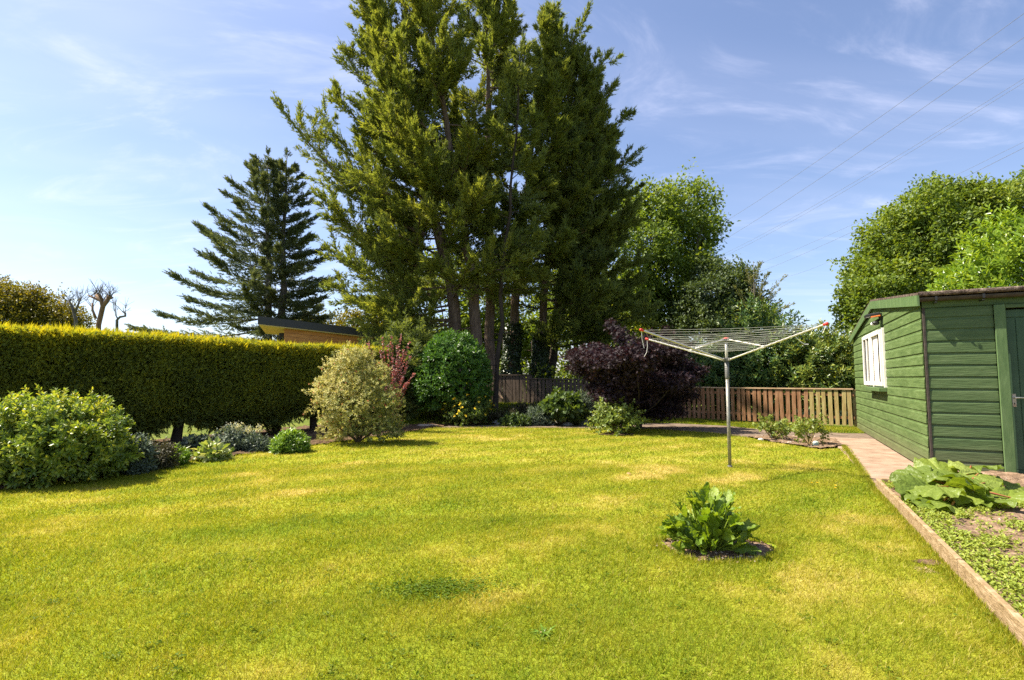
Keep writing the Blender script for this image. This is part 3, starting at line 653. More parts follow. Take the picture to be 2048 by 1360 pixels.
# window in the gable wall: far casement with a bar, near casement with a drawn curtain
WT0, WT1, WZ0, WZ1 = 2.74, 4.98, 1.13, 2.25
def WB(m_, t0, t1, z0, z1, o0, o1, b=.004, mi=0): m_.cbox(SP(0, t0, z0) + ND * o0, SHT * (t1 - t0), ND * (o1 - o0), UP * (z1 - z0), b=b, m=mi)
wm = MB()
WB(wm, WT0, WT1, WZ0, WZ0 + .06, .0, .055); WB(wm, WT0, WT1, WZ1 - .06, WZ1, .0, .055)
WB(wm, WT0, WT0 + .09, WZ0 + .06, WZ1 - .06, .0, .055); WB(wm, WT1 - .09, WT1, WZ0 + .06, WZ1 - .06, .0, .055)
TM = 3.92
WB(wm, TM - .07, TM + .07, WZ0 + .06, WZ1 - .06, .0, .055)
win = wm.build('window', M_WHITE, shed)
gm = MB(); WB(gm, WT0 + .02, WT1 - .02, WZ0 + .02, WZ1 - .02, .024, .034, b=.001); gm.build('glass', M_GLASS, win)
for (a, b_, op) in ((TM + .05, WT1 - .03, 1), (WT0 + .03, TM - .05, 0)):
    cm = MB(); zl, zh, fr = WZ0 + .03, WZ1 - .03, .075
    WB(cm, a, b_, zl, zl + fr, .057, .092); WB(cm, a, b_, zh - fr, zh, .057, .092)
    WB(cm, a, a + fr, zl + fr, zh - fr, .057, .092); WB(cm, b_ - fr, b_, zl + fr, zh - fr, .057, .092)
    if op: WB(cm, (a + b_) / 2 - .03, (a + b_) / 2 + .03, zl + fr, zh - fr, .057, .084)
    cm.build('casement', M_WHITE, win)
cu = MB(); tt = np.linspace(TM - .62, TM - .10, 22); V = []
for k, q in enumerate(tt):
    o_ = .044 + .007 * sin(k * 1.5); V += [SP(0, q + .10 * 0, WZ0 + .1) + ND * o_, SP(0, q + .0, WZ1 - .1) + ND * o_]
cu.add(V, [[2 * k, 2 * k + 1, 2 * k + 3, 2 * k + 2] for k in range(21)]); cu.build('curtain', M_CURTAIN, win, smooth=True)
sm = MB(); WB(sm, WT0 - .03, WT1 - .5, WZ0 - .075, WZ0 - .005, .02, .15, b=.005); sm.build('sill', M_SHEDTRIM, win)
# security light
lt = 2.88; lz = 2.50
lm = MB(); q = SP(0, lt, lz); ax = SHT; 
dvec = nrm(ND * .85 + UP * -.12 + SHT * .15); uvec = nrm(np.cross(ax, dvec)); 
uvec = uvec if uvec[2] > 0 else -uvec
lm.cbox(q + ND * .06 - ax * .13 - uvec * .0, ax * .26, dvec * .22, uvec * .05, b=.008)
lm.boxf(q + ND * .022 - ax * .05 - UP * .10, ax * .10, ND * .04, UP * .14)
lm.tube([q + ND * .05 - UP * .02, q + ND * .16 + UP * .0], .018, 8)
light = lm.build('security_light', M_BLACK, shed)
MB().cbox(q + ND * .06 - ax * .15 - uvec * .03, ax * .12, dvec * .15, uvec * .025, b=.006).build('heat_guard', M_ORANGE, light)
sb = MB(); sb.sphere(q + ND * .13 - UP * .15 - ax * .06, .055, (1.2, 1.2, .8), m=0); sb.sphere(q + ND * .175 - UP * .165 - ax * .05, .036, m=1)
sb.tube([q + ND * .05 - UP * .08, q + ND * .13 - UP * .14 - ax * .05], .02, 8, m=0)
sb.build('motion_sensor', [M_BLACK, M_LENS], light, smooth=True)

# ------------------------------------------------------------------ rotary clothes dryer
hub = G(1460, 936); hub[2] = 0; HY = hub[1]
hz0 = D(1455, 719, HY)[2]; tz = D(1452, 678, HY)[2]
dry = thing('rotary_clothes_dryer', 'metal rotary washing line with three red-tipped arms on a lawn pole', 'clothes dryer', hub)
hp = lambda z, dx=0, dy=0: np.array([hub[0] + dx, hub[1] + dy, z])
MB().tube([hp(-.02), hp(hz0 - .26)], .025, 14).build('pole', M_POLE, dry, smooth=True)
MB().tube([hp(.0), hp(.035), hp(.036)], [.034, .034, .026], 14).build('ground_socket', M_SLEEVE, dry, smooth=True)
MB().tube([hp(hz0 - .29), hp(hz0 - .27), hp(hz0 - .02)], [.027, .030, .032], 14).build('sleeve', M_SLEEVE, dry, smooth=True)
MB().tube([hp(hz0 - .03), hp(hz0 + .27)], .020, 12).build('inner_pole', M_ALU, dry, smooth=True)
h = MB(); h.tube([hp(hz0 - .025), hp(hz0 + .02)], .05, 12)
tips = [D(1283, 660, 6.8), D(1294, 678, 8.4), D(1652, 648, 6.07)]
hdir = [nrm((t_ - hub) * np.array([1, 1, 0])) for t_ in tips]
for d in hdir:
    h.cbox(hp(hz0 - .02) + d * .035 - np.cross(d, UP) * .018, d * .045, np.cross(d, UP) * .036, UP * .04, b=.004)
h.build('lower_hub', M_SLEEVE, dry)
h = MB(); h.tube([hp(tz - .035), hp(tz)], .052, 12)
for d in hdir: h.cbox(hp(tz - .03) + d * .03 - np.cross(d, UP) * .018, d * .045, np.cross(d, UP) * .036, UP * .035, b=.004)
h.build('top_hub', M_SLEEVE, dry)
MB().sphere(hp(tz), .05, (1, 1, .55)).build('top_cap', M_RED, dry, smooth=True)
arms = []
for d, t_ in zip(hdir, tips):
    a0 = hp(hz0) + d * .07; s_ = np.cross(d, UP) * .008
    ab = MB(); ab.tube([a0, t_], .0125, 10); m_ = a0 + (t_ - a0) * .40
    ab.cbox(m_ - nrm(t_ - a0) * .03 - s_ * 2 + UP * -.016, nrm(t_ - a0) * .06, s_ * 4, UP * .034, b=.003)
    arm = ab.build('arm', M_ALU, dry, smooth=False)
    e = MB(); e.tube([t_ - nrm(t_ - a0) * .03, t_ + nrm(t_ - a0) * .012], .017, 10); e.sphere(t_ + nrm(t_ - a0) * .012, .02, nu=10, nv=6)
    e.build('end_cap', M_RED, arm, smooth=True)
    MB().tube([hp(tz - .015) + d * .06, m_ + UP * .012], .010, 8).build('strut', M_ALU, dry)
    arms.append((a0, t_))
ln = MB()
for k in range(11):
    f_ = .30 + .066 * k
    P3 = [a + (b - a) * f_ + UP * .014 for a, b in arms]
    for i in range(3):
        a, b = P3[i], P3[(i + 1) % 3]; m_ = (a + b) / 2 - UP * (.012 + .004 * (k % 3)); ln.tube([a, a * .25 + m_ * .75 - (a - b) * .12 * 0, m_, b * .25 + m_ * .75, b], .0022, 4, cap=False)
ln.build('washing_line', M_LINE, dry)
def cord(P_, R_): MB().tube(P_, R_, 5).build('loose_cord', M_CORD, dry)
a, b = arms[1]; q = b - UP * .015; cord([q, q + [.005, 0, -.10], q + [-.01, 0, -.20], q + [-.05, 0, -.27]], .004)
a, b = arms[2]; q = a + (b - a) * .72; cord([q, q + [.06, 0, -.07], q + [.12, 0, -.11], q + [.17, 0, -.11]], .004)
cord([b - UP * .01, b + [-.02, 0, -.06], b + [-.045, 0, -.11]], .003)
a, b = arms[0]; cord([b - UP * .01, b + [.005, 0, -.12], b + [.03, 0, -.24]], .003)

# ------------------------------------------------------------------ timber edging of the vegetable bed
lens = [3.05, 2.4, 3.6]; t = 0
lab = ['far weathered edging board of the vegetable bed, beginning at the shed path', 'middle weathered edging board between lawn and weedy vegetable bed, in the lower right', 'nearest edging board, running out past the lower right corner']
for k, L_ in enumerate(lens):
    if k == 2: break
    o = BRD0 + BDIR * t + np.array([0, 0, -.03])
    b_ = MB(); jit = [0, .004, .008][k]
    b_.cbox(o + SHU * jit, BDIR * (L_ - .006), SHU * .034, UP * (.160 - .006 * k), b=.004)
    tag(b_.build('edging_board', M_EDGE, origin=o), lab[k], 'edging board', 'timber edging boards')
    t += L_
o = BRD0 + SHU * .048 + BDIR * .02 - UP * .03
tag(MB().cbox(o, SHU * (pw + .05), -BDIR * .045, UP * .165, b=.006).build('edging_board', M_EDGE, origin=o), 'short edging board across the end of the path, left of the rhubarb', 'edging board', 'timber edging boards')

# ------------------------------------------------------------------ picket fence
def fence_run(root, A, B, n_post, gap, wid, hgt, mats, railmat, raisef, top_w=.09, seed=0, skip_rail=False, railsplit=3):
    r = RNG(seed); A = np.array(A, float); B = np.array(B, float); Ln = np.linalg.norm((B - A)[:2]); d = nrm((B - A) * [1, 1, 0]); nrm_ = np.array([d[1], -d[0], 0])
    if nrm_[1] > 0: nrm_ = -nrm_
    zf = lambda s: terrain(*(A + d * s)[:2]) if raisef else 0.0
    npk = int(Ln / gap); bays = n_post - 1
    for k in range(bays):
        mb = MB()
        for i in range(npk):
            s = (i + .5) * gap
            if not (k * Ln / bays <= s < (k + 1) * Ln / bays): continue
            o = A + d * (s - wid / 2) + UP * (float(zf(s)) + .04 + r.uniform(-.01, .01)) + nrm_ * .002
            lean = r.normal(0, .012)
            mb.cbox(o, d * wid * r.uniform(.93, 1.05), nrm_ * .02, UP * (hgt - .07) + d * lean, b=.003, m=int(len(mats) > 1 and s / Ln > .86))
        mb.build('picket_panel', mats, root)
    for k in range(n_post):
        s = Ln * k / (n_post - 1); o = A + d * (s - .04) - nrm_ * .10 + UP * float(zf(s))
        MB().cbox(o, d * .08, nrm_ * .06, UP * (hgt - .03), b=.005).build('post', mats[-1], root)
    for zz_ in (.22, hgt - .20):
        a = A + UP * (float(zf(0)) + zz_); b = B + UP * (float(zf(Ln)) + zz_)
        V = [a, b]; w = nrm_ * -.038; hh = UP * .07
        MB().add([a, b, b + w, a + w, a + hh, b + hh, b + w + hh, a + w + hh], [[0, 1, 2, 3], [4, 7, 6, 5], [0, 4, 5, 1], [1, 5, 6, 2], [2, 6, 7, 3], [3, 7, 4, 0]]).build('cross_rail', mats[0], root)
    for k in range(railsplit):
        s0, s1 = Ln * k / railsplit + .006, Ln * (k + 1) / railsplit - .006
        a = A + d * s0 + UP * (float(zf(s0)) + hgt - .028) + nrm_ * .05; b = A + d * s1 + UP * (float(zf(s1)) + hgt - .028 + r.normal(0, .008)) + nrm_ * .05
        w = nrm_ * -.115; hh = UP * .032
        V = [a, b, b + w, a + w, a + hh, b + hh, b + w + hh, a + w + hh]
        MB().add(V, [[0, 1, 2, 3], [4, 7, 6, 5], [0, 4, 5, 1], [1, 5, 6, 2], [2, 6, 7, 3], [3, 7, 4, 0]]).build('top_rail', railmat, root)
FA = G(1210, 830); FB_ = G(1711, 855.5)
fr = thing('picket_fence', 'brown timber picket fence with capping rail, from the purple maple to the shed', 'fence', FA)
fence_run(fr, FA, FB_, 5, .150, .100, 1.03, [M_FENCE, M_FENCEALGAE], M_RAIL, False, seed=3, railsplit=4)
P1 = D(1062, 809, 19.6); P2 = D(1205, 838, 17.8)
P1[2] = 0; P2[2] = 0
fl_ = thing('picket_fence', 'dark weathered picket fence behind the hydrangea, one step lower than its neighbour', 'fence', P1)
fence_run(fl_, P1, P2, 3, .165, .115, 1.0, [M_FENCEDARK], M_FENCEDARK, True, seed=4, railsplit=1)
P0 = D(985, 800, 20.2); P0[2] = 0; P1b = P1 + np.array([-.02, .03, 0])
fl2 = thing('picket_fence', 'dark picket fence panel right of the round laurel, standing a step higher', 'fence', P0)
fence_run(fl2, P0, P1b, 2, .14, .12, 1.13, [M_FENCEDARK], M_FENCEDARK, True, seed=5, railsplit=1)
a = D(1001, 797, 19.2); b = D(984, 765, 19.5)
tag(MB().cbox(a, np.array([.10, 0, 0]), np.array([0, .025, 0]), b - a, b=.004).build('plank', M_RAIL, origin=a), 'pale plank leaning on the dark fence beside the round laurel', 'plank')

# ------------------------------------------------------------------ vegetation builders
def stems(root, base, tips, r0, r1, mat, name='stem', seed=0, bow=.15):
    r = RNG(seed); mb = MB()
    for t_ in tips:
        m_ = (np.asarray(base) + t_) / 2 + r.normal(0, bow, 3) * np.linalg.norm(t_ - base) * .3
        b = np.asarray(base) + r.normal(0, .02, 3) * [1, 1, 0]
        mb.tube([b, b * .3 + m_ * .7 - UP * .0, m_, t_ * .6 + m_ * .4, t_], np.linspace(r0, r1, 5), 5, cap=False)
    return mb.build(name, mat, root, smooth=True)
def dome(r, n, c, rad, zlo=-.35, lump=.18, lseed=0, squash=0):
    """points and outward directions on a lumpy dome (ellipsoid) of centre c and radii rad"""
    v = rvec(r, int(n * 1.9)); v = v[v[:, 2] > zlo][:n]
    a = np.arctan2(v[:, 1], v[:, 0]); e = np.arcsin(v[:, 2])
    k = 1 + lump * (vnoise(a * 1.2 + 8, e * 1.8 + 8, .55, lseed) - .55) * 2 + lump * .6 * (vnoise(a * 1.2, e * 1.8, .22, lseed + 1) - .5) * 2
    P = np.asarray(c) + v * np.asarray(rad) * k[:, None]
    d = nrm(v / np.asarray(rad)); return P, d, v
def shoots(lv, T, P, d, Ls, per, lf, wd, ang=55, tone=.5, tvar=.18, upbias=.25, m=0, jit=.28, tipb=0.0):
    """leafy shoots that end at P and point along d: `per` leaves set round each shoot"""
    r = lv.r; n = len(P); d = nrm(d + UP * upbias + r.normal(0, .22, (n, 3)))
    Ls = np.broadcast_to(Ls, (n,)) * r.uniform(.7, 1.3, n)
    X = perp(d, r); Yv = np.cross(d, X)
    st = r.normal(0, tvar * .7, n)
    tone = np.broadcast_to(tone, (n,))
    for k in range(per):
        f = (k + .5) / per; ph = k * 2.4 + r.uniform(-.3, .3, n); a = np.radians(ang * (1.15 - .5 * f) + r.normal(0, 9, n))
        rad = np.cos(ph)[:, None] * X + np.sin(ph)[:, None] * Yv
        ld = np.cos(a)[:, None] * d + np.sin(a)[:, None] * rad; ln_ = np.sin(a)[:, None] * d - np.cos(a)[:, None] * rad
        ln_ = ln_ + r.normal(0, jit, (n, 3)); pos = P - d * (Ls * (1 - f))[:, None]
        lv.add(T, pos, ld, ln_, lf * r.uniform(.7, 1.2, n) * (1 - .25 * f), wd * r.uniform(.8, 1.2, n) * (1 - .2 * f), np.clip(tone + st + r.normal(0, tvar, n) + tipb * f, 0, 1), m)
def bushspec(px, py, hw, top):
    b = G(px, py); s = b[1] / FPX; return b, hw * s, (py - top) * s

# ---- conifer hedge
hdv = nrm(np.array([1.8, 2.5, 0])); hnv = np.array([hdv[1], -hdv[0], 0])
HC = np.array([-6.8, 10.6, 0.0])
hedge = thing('conifer_hedge', 'long clipped conifer hedge with yellow sunlit top behind the left border', 'hedge', HC)
S0, S1 = -8.0, 5.0; HT = .62; HTOP = 2.08
lv = Leaves(21); r = lv.r
def hedge_bottom(s): return .14 + .16 * vnoise(s, s * 0 + 3, 1.1, 2) + .10 * vnoise(s, s * 0, .4, 5) + .22 * np.exp(-((s + .05) / .45) ** 2) + .24 * np.exp(-((s - 2.75) / .5) ** 2)
n = 95000
s = r.uniform(S0, S1, n); z = r.uniform(.2, HTOP, n); dep = r.exponential(.085, n)
bul = .16 * (vnoise(s, z, .75, 6) - .5) + .08 * (vnoise(s, z, .28, 7) - .5) + (r.random(n) < .05) * r.uniform(.02, .07, n)
endf = np.clip((z - hedge_bottom(s)) / .55, 0, 1) ** .5
off = HT * (.55 + .45 * endf) + bul - dep; k = z > hedge_bottom(s) + r.normal(0, .05, n)
P = HC + hdv * s[:, None] + hnv * off[:, None] + UP * z[:, None]; P, zz_, ss = P[k], z[k], s[k]; n = len(P)
d = nrm(hnv * .75 + UP * (.55 - .7 * sstep(.6, .2, zz_))[:, None] + r.normal(0, .55, (n, 3)))
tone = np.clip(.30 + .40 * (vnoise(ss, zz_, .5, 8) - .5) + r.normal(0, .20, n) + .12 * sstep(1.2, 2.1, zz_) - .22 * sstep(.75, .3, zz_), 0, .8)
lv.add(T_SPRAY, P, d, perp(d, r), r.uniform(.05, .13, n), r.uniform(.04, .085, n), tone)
n = 30000                                        # dark filler leaves inside the hedge, added to block bright gaps
s = r.uniform(S0, S1, n); z = r.uniform(.3, HTOP - .1, n); k = z > hedge_bottom(s) + .05; s, z = s[k], z[k]; n = len(s)
P = HC + hdv * s[:, None] + hnv * r.uniform(-.35, .30, n)[:, None] + UP * z[:, None]; d = nrm(r.normal(0, .6, (n, 3)) + UP * .3)
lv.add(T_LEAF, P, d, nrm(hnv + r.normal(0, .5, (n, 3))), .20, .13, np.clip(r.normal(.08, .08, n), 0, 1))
n = 26000                                        # back face
s = r.uniform(S0, S1, n); z = r.uniform(.3, HTOP, n); k = z > hedge_bottom(s); s, z = s[k], z[k]; n = len(s)
P = HC + hdv * s[:, None] - hnv * (HT - .1 + r.normal(0, .05, n))[:, None] + UP * z[:, None]; d = nrm(-hnv + UP * .4 + r.normal(0, .5, (n, 3)))
lv.add(T_SPRAY, P, d, perp(d, r), .18, .14, np.clip(.45 + r.normal(0, .2, n), 0, 1))
n = 64000                                        # top: yellow growth tips, sunlight also put into their tone
s = r.uniform(S0, S1, n); o_ = r.uniform(-HT, HT, n); rim = np.sqrt(np.clip(1 - (np.abs(o_) / HT) ** 4, 0, 1))
z = HTOP - .16 + .16 * rim + .09 * (vnoise(s, s * 0 + 2, 1.7, 12) - .5) + .07 * (vnoise(s, o_, .5, 9) - .5) + .03 * (vnoise(s, o_, .2, 10) - .5) - r.exponential(.04, n)
P = HC + hdv * s[:, None] + hnv * o_[:, None] + UP * z[:, None]; d = nrm(UP * 1.0 + hnv * (.5 * o_ / HT)[:, None] + r.normal(0, .45, (n, 3)))
tall = (r.random(n) < .10) * r.uniform(.03, .13, n)
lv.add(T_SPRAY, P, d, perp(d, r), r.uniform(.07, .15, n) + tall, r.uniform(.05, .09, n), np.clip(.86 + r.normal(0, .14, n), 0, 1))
n = 7000                                         # ragged bare twigs of the underside
s = r.uniform(S0, S1, n); o_ = r.uniform(-HT, HT * .9, n); z = hedge_bottom(s) + r.uniform(-.05, .22, n)
P = HC + hdv * s[:, None] + hnv * o_[:, None] + UP * z[:, None]; d = nrm(r.normal(0, .6, (n, 3)) + hnv * .3 - UP * .35)
lv.add(T_SPRAY5, P, d, perp(d, r), r.uniform(.12, .26, n), .10, np.clip(r.normal(.06, .07, n), 0, 1))
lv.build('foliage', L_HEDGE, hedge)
rr = RNG(4)
for s_ in (-6.6, -5.2, -3.9, -2.6, -1.4, 0.0, 1.15, 2.1, 3.05, 4.2):
    b = HC + hdv * s_ + hnv * rr.normal(.12, .06); w = rr.uniform(.065, .10); tb = MB()
    tb.tube([b - UP * .03, b + UP * .05, b + UP * .3 + hdv * rr.normal(0, .03), b + UP * .9 + hdv * rr.normal(0, .05), b + UP * 1.6], [w * 1.5, w * 1.15, w, w * .8, w * .4], 9)
    for k in range(9):
        a = rr.uniform(0, 2 * pi); q = b + UP * rr.uniform(.25, .7); e = q + np.array([cos(a), sin(a), 0]) * rr.uniform(.3, .55) + UP * rr.uniform(-.05, .25)
        tb.tube([q, (q + e) / 2 + UP * .04, e], [.016, .011, .004], 5)
    tb.build('trunk', M_BARKDARK, hedge, smooth=True)

# ---- cypresses
def plume(lv, poly, nt_, tl, sp, tone, k=5, T=T_SPRAY, flat=0.0, s0=.18, wr=.36, fingers=False):
    r = lv.r; poly = np.asarray(poly); m_ = len(poly); s = s0 + (1 - s0) * r.random(nt_) ** .85; f = s * (m_ - 1); i = np.minimum(f.astype(int), m_ - 2); q = (f - i)[:, None]
    pos = poly[i] * (1 - q) + poly[i + 1] * q; bd = nrm(poly[i + 1] - poly[i]); pe = perp(bd, r); pe[:, 2] *= (1 - flat)
    td = nrm(bd * (.75 + .5 * s)[:, None] + pe * (.80 * (1.05 - s * .60))[:, None] + UP * .10)
    t_l = tl * (1.15 - .75 * s) * r.uniform(.5, 1.25, nt_); tt = r.normal(0, .10, nt_)
    for j in range(k):
        P = pos + td * (t_l * (j + .6) / k)[:, None] + r.normal(0, .02, (nt_, 3)); d = nrm(td + r.normal(0, .30, (nt_, 3)) + UP * .08)
        lv.add(T, P, d, perp(d, r), sp * r.uniform(.65, 1.25, nt_), sp * wr * 2.2 * r.uniform(.8, 1.2, nt_), np.clip(tone + tt + .05 * j / k + r.normal(0, .13, nt_), 0, 1))
    if fingers:                                    # long thin shoots stand out beyond the twig ends
        P = pos + td * (t_l * .85)[:, None]; d = nrm(td + r.normal(0, .25, (nt_, 3)))
        lv.add(T_SPRAY5, P, d, perp(d, r), sp * r.uniform(1.1, 2.3, nt_), sp * .55, np.clip(tone + tt + .10 + r.normal(0, .12, nt_), 0, 1))
def cypress(label, base, top, rad, zc, nb, seed, r0, feats=(), mat=L_CYP, az=None, bark=M_BARK, tone=.42, dens=1.2, sq=1.0, sp=.19):
    root = thing('cypress_tree', label, 'tree', base, 'tall cypresses behind the fence')
    lv = Leaves(seed); r = lv.r; base = np.asarray(base, float); top = np.asarray(top, float)
    H = top[2] - base[2]
    u = np.linspace(0, 1, 14); bow = rvec(r, 1)[0] * [1, 1, 0] * H * .012; lean = np.where(u < .3, u * .12 / .3, .12 + .88 * ((u - .3) / .7))
    trunk = base + (top - base) * np.column_stack([lean, lean, u]) + bow * np.sin(pi * u)[:, None] + np.array([r.normal(0, .05, 14), r.normal(0, .05, 14), np.zeros(14)]).T * (u > 0)[:, None]
    mb = MB(); tr_r = r0 * (1 - u) ** .8 + .012; tr_r[0] *= 1.35
    tp = np.vstack([trunk[0] - UP * .1, trunk]); mb.tube(tp, np.concatenate([[tr_r[0] * 1.15], tr_r]), 12)
    def at(z): f = np.clip((z - base[2]) / H, 0, 1) * 13; i = min(int(f), 12); return trunk[i] + (trunk[i + 1] - trunk[i]) * (f - i)
    brs = []
    for b in range(nb):
        v = (b + r.random()) / nb; z = zc + (top[2] - zc) * v ** .9
        a = az[0] + (az[1] - az[0]) * r.random() if (az and r.random() < .75) else r.uniform(0, 2 * pi)
        L_ = rad * (.25 + .95 * (1 - v) ** .75) * r.uniform(.6, 1.15); el0 = radians(2 + 36 * v + r.normal(0, 10)); el1 = radians(16 + 46 * v + r.normal(0, 11))
        p = at(z); pts = [p]
        for k in range(5):
            e = el0 + (el1 - el0) * k / 4; a += r.normal(0, .10); p = p + L_ / 5 * np.array([cos(a) * cos(e), sin(a) * cos(e), sin(e)]); pts.append(p)
        brs.append((np.array(pts), L_, tone + r.normal(0, .10) + .10 * v))
    brs.append((np.array([at(base[2] + H * q) for q in np.linspace(.82, 1, 6)]) + np.array([0, 0, 1]) * np.linspace(0, .5, 6)[:, None], H * .2, tone + .1))
    for (s_, e_, sag) in feats:
        s_ = np.asarray(s_, float); e_ = np.asarray(e_, float); L_ = np.linalg.norm(e_ - s_); q = np.linspace(0, 1, 7)[:, None]
        pts = s_ + (e_ - s_) * q - UP * (sag * L_ * np.sin(pi * q)); pts[1:-1] += r.normal(0, .05, (5, 3)); brs.append((pts, L_, tone + r.normal(.06, .06)))
    for pts, L_, tn in brs:
        mb.tube(pts, np.linspace(max(.018, .016 * L_), .006, len(pts)), 5, cap=False)
        plume(lv, pts, int((14 + 20 * L_) * dens), .22 + .17 * L_ ** .6, sp, tn, fingers=True)
        nsub = int(3 + 2.4 * L_)                   # side branchlets carry tufts of their own
        for k in range(nsub):
            f = r.uniform(.22, .95) * (len(pts) - 1); i = min(int(f), len(pts) - 2); q = pts[i] + (pts[i + 1] - pts[i]) * (f - i); bd_ = nrm(pts[i + 1] - pts[i])
            pe_ = perp(bd_[None], r)[0]; sd_ = nrm(bd_ * r.uniform(.45, 1.0) + pe_ * r.uniform(.5, 1.0) + UP * .25); l2 = (.40 + .40 * L_ * (1.1 - f / (len(pts) - 1))) * r.uniform(.5, 1.2)
            sub = np.array([q, q + sd_ * l2 * .5 - UP * .02, q + sd_ * l2 + UP * .10 * l2]); mb.tube(sub, [.014, .009, .003], 4, cap=False)
            plume(lv, sub, int((7 + 15 * l2) * dens), .16 + .13 * l2, sp * .85, tn + r.normal(0, .10), fingers=True)
    for k in range(10):                            # dead snags on the bare lower trunk
        z = r.uniform(base[2] + 1.0, zc + .3); a = r.uniform(0, 2 * pi); q = at(z); e = q + np.array([cos(a), sin(a), r.uniform(-.3, .4)]) * r.uniform(.5, 1.4)
        mb.tube([q, (q + e) / 2 + r.normal(0, .06, 3), e], [.022, .013, .004], 5, cap=False)
    mb.build('trunk', bark, root, smooth=True); lv.build('crown', mat, root)
    return root
CD = 22.0
def B_(px, Y=CD): p = D(px, 745, Y); p[2] = float(terrain(p[0], p[1])) - .02; return p
CL = 18.6
cypress('leftmost tall cypress, leaning left with long side plumes above the hedge end', B_(922, 18.8), D(765, 18, 18.7), 3.0, 4.0, 66, 101, .25,
        feats=[(D(850, 470, CL), D(556, 206, CL - .8), .10), (D(850, 400, CL), D(636, 222, CL - .3), .12), (D(840, 280, CL), D(684, 92, CL), .10),
               (D(870, 540, CL), D(632, 385, CL - 1), .12), (D(890, 590, CL), D(640, 485, CL - .6), .14), (D(885, 520, CL), D(655, 430, CL - 1.2), .14), (D(890, 575, CL), D(690, 520, CL - 1.5), .12), (D(900, 640, CL), D(715, 600, CL - .4), .1), (D(870, 450, CL), D(650, 320, CL + .3), .12), (D(900, 640, CL), D(668, 572, CL - 1.2), .10),
               (D(830, 330, CL), D(672, 190, CL - .6), .1), (D(830, 250, CL), D(728, 5, CL), .06), (D(905, 650, CL), D(735, 655, CL - 1.4), .05), (D(890, 620, CL), D(700, 600, CL - 1.9), .1), (D(905, 640, CL), D(790, 640, CL - 2), .05), (D(905, 610, CL), D(760, 600, CL - 1.9), .08)], az=(radians(120), radians(290)), tone=.48, sp=.165)
cypress('cypress with the thickest bare trunk, rising straight above the round laurel', B_(956, 18.4), D(850, -8, 18.6), 2.8, 4.4, 58, 102, .22,
        feats=[(D(920, 545, CL - .6), D(1065, 512, CL - 1.9), .06), (D(940, 560, CL - .6), D(850, 520, CL - 1.9), .06), (D(930, 560, CL - .6), D(975, 540, CL - 1.9), .04), (D(900, 420, CL), D(860, 340, CL - 1.9), .05), (D(880, 200, CL), D(800, -20, CL - .5), .05)], tone=.48, sp=.165)
cypress('cypress just right of the thickest trunk, its crown in the middle of the group', B_(980, 20.6), D(968, -22, 20.8), 3.2, 5.0, 60, 103, .21, tone=.44, feats=[(D(960, 420, CD), D(930, 300, CD - 1.9), .05), (D(970, 250, CD), D(1010, 10, CD - .8), .05)])
cypress('thin leaning cypress stem between the two groups of trunks', B_(990, 17.4), D(1042, 110, 17.8), 1.4, 5.2, 26, 104, .07, mat=L_CYPDARK, tone=.40, sp=.17, bark=M_BARKDARK)
cypress('ivy-footed cypress right of the thin leaning stem', B_(1022, CD - .4), D(1096, 45, CD), 3.0, 5.6, 54, 105, .21, mat=L_CYP, tone=.36,
        feats=[(D(1060, 230, CD), D(1176, 18, CD - .5), .08), (D(1060, 280, CD), D(1215, 112, CD - .4), .1)], az=(radians(-100), radians(80)))
cypress('cypress with the second ivy-covered foot, over the dark fence', B_(1072, CD), D(1150, 130, CD), 2.9, 4.6, 46, 106, .20, mat=L_CYPDARK, tone=.34,
        feats=[(D(1090, 350, CD), D(1256, 228, CD - .3), .08), (D(1090, 420, CD), D(1276, 305, CD - .2), .08), (D(1095, 300, CD), D(1232, 170, CD - .2), .08)], az=(radians(-110), radians(70)))
cypress('rightmost cypress, spreading low branches over the purple maple', B_(1100, CD + .5), D(1175, 240, CD + .6), 3.4, 2.2, 54, 107, .20, mat=L_CYPDARK, tone=.32, bark=M_BARKDARK,
        feats=[(D(1105, 500, CD), D(1282, 400, CD - .4), .06), (D(1105, 560, CD), D(1290, 520, CD - .8), .06), (D(1105, 640, CD), D(1260, 610, CD - 1.2), .03), (D(1105, 600, CD), D(1290, 590, CD), .05)], az=(radians(-100), radians(60)))

# ivy round the two trunk feet
for px, Y, hi, lab in ((1018, CD - .4, 3.3, 'dark ivy wrapping the foot of the trunk left of the fence step'), (1076, CD, 2.9, 'dark ivy wrapping the trunk foot over the lower dark fence')):
    b = B_(px, Y); t_ = thing('ivy', lab, 'ivy', b, 'ivy on the cypress trunks'); lv = Leaves(px); r = lv.r; n = 3600
    z = r.random(n) ** 1.1 * hi; a = r.uniform(0, 2 * pi, n); rd = (.30 + .16 * vnoise(a, z, .6, 3)) * (1.15 - .35 * z / hi)
    v = np.column_stack([np.cos(a), np.sin(a), np.zeros(n)]); P = b + v * rd[:, None] + UP * z[:, None] + np.array([.05, 0, 0]) * z[:, None]
    d = nrm(v * .5 - UP * .6 + r.normal(0, .5, (n, 3))); lv.add(T_LEAF, P, d, v + r.normal(0, .35, (n, 3)), .10, .10, np.clip(r.normal(.45, .2, n), 0, 1)); lv.build('foliage', L_IVY, t_)
    mb = MB()
    for k in range(5):
        a = k * 1.25; mb.tube([b + np.array([cos(a + q * .5), sin(a + q * .5), 0]) * .26 + UP * q * hi * .9 for q in np.linspace(0, 1, 6)], .02, 5)
    mb.build('vine', M_BARKDARK, t_, smooth=True)

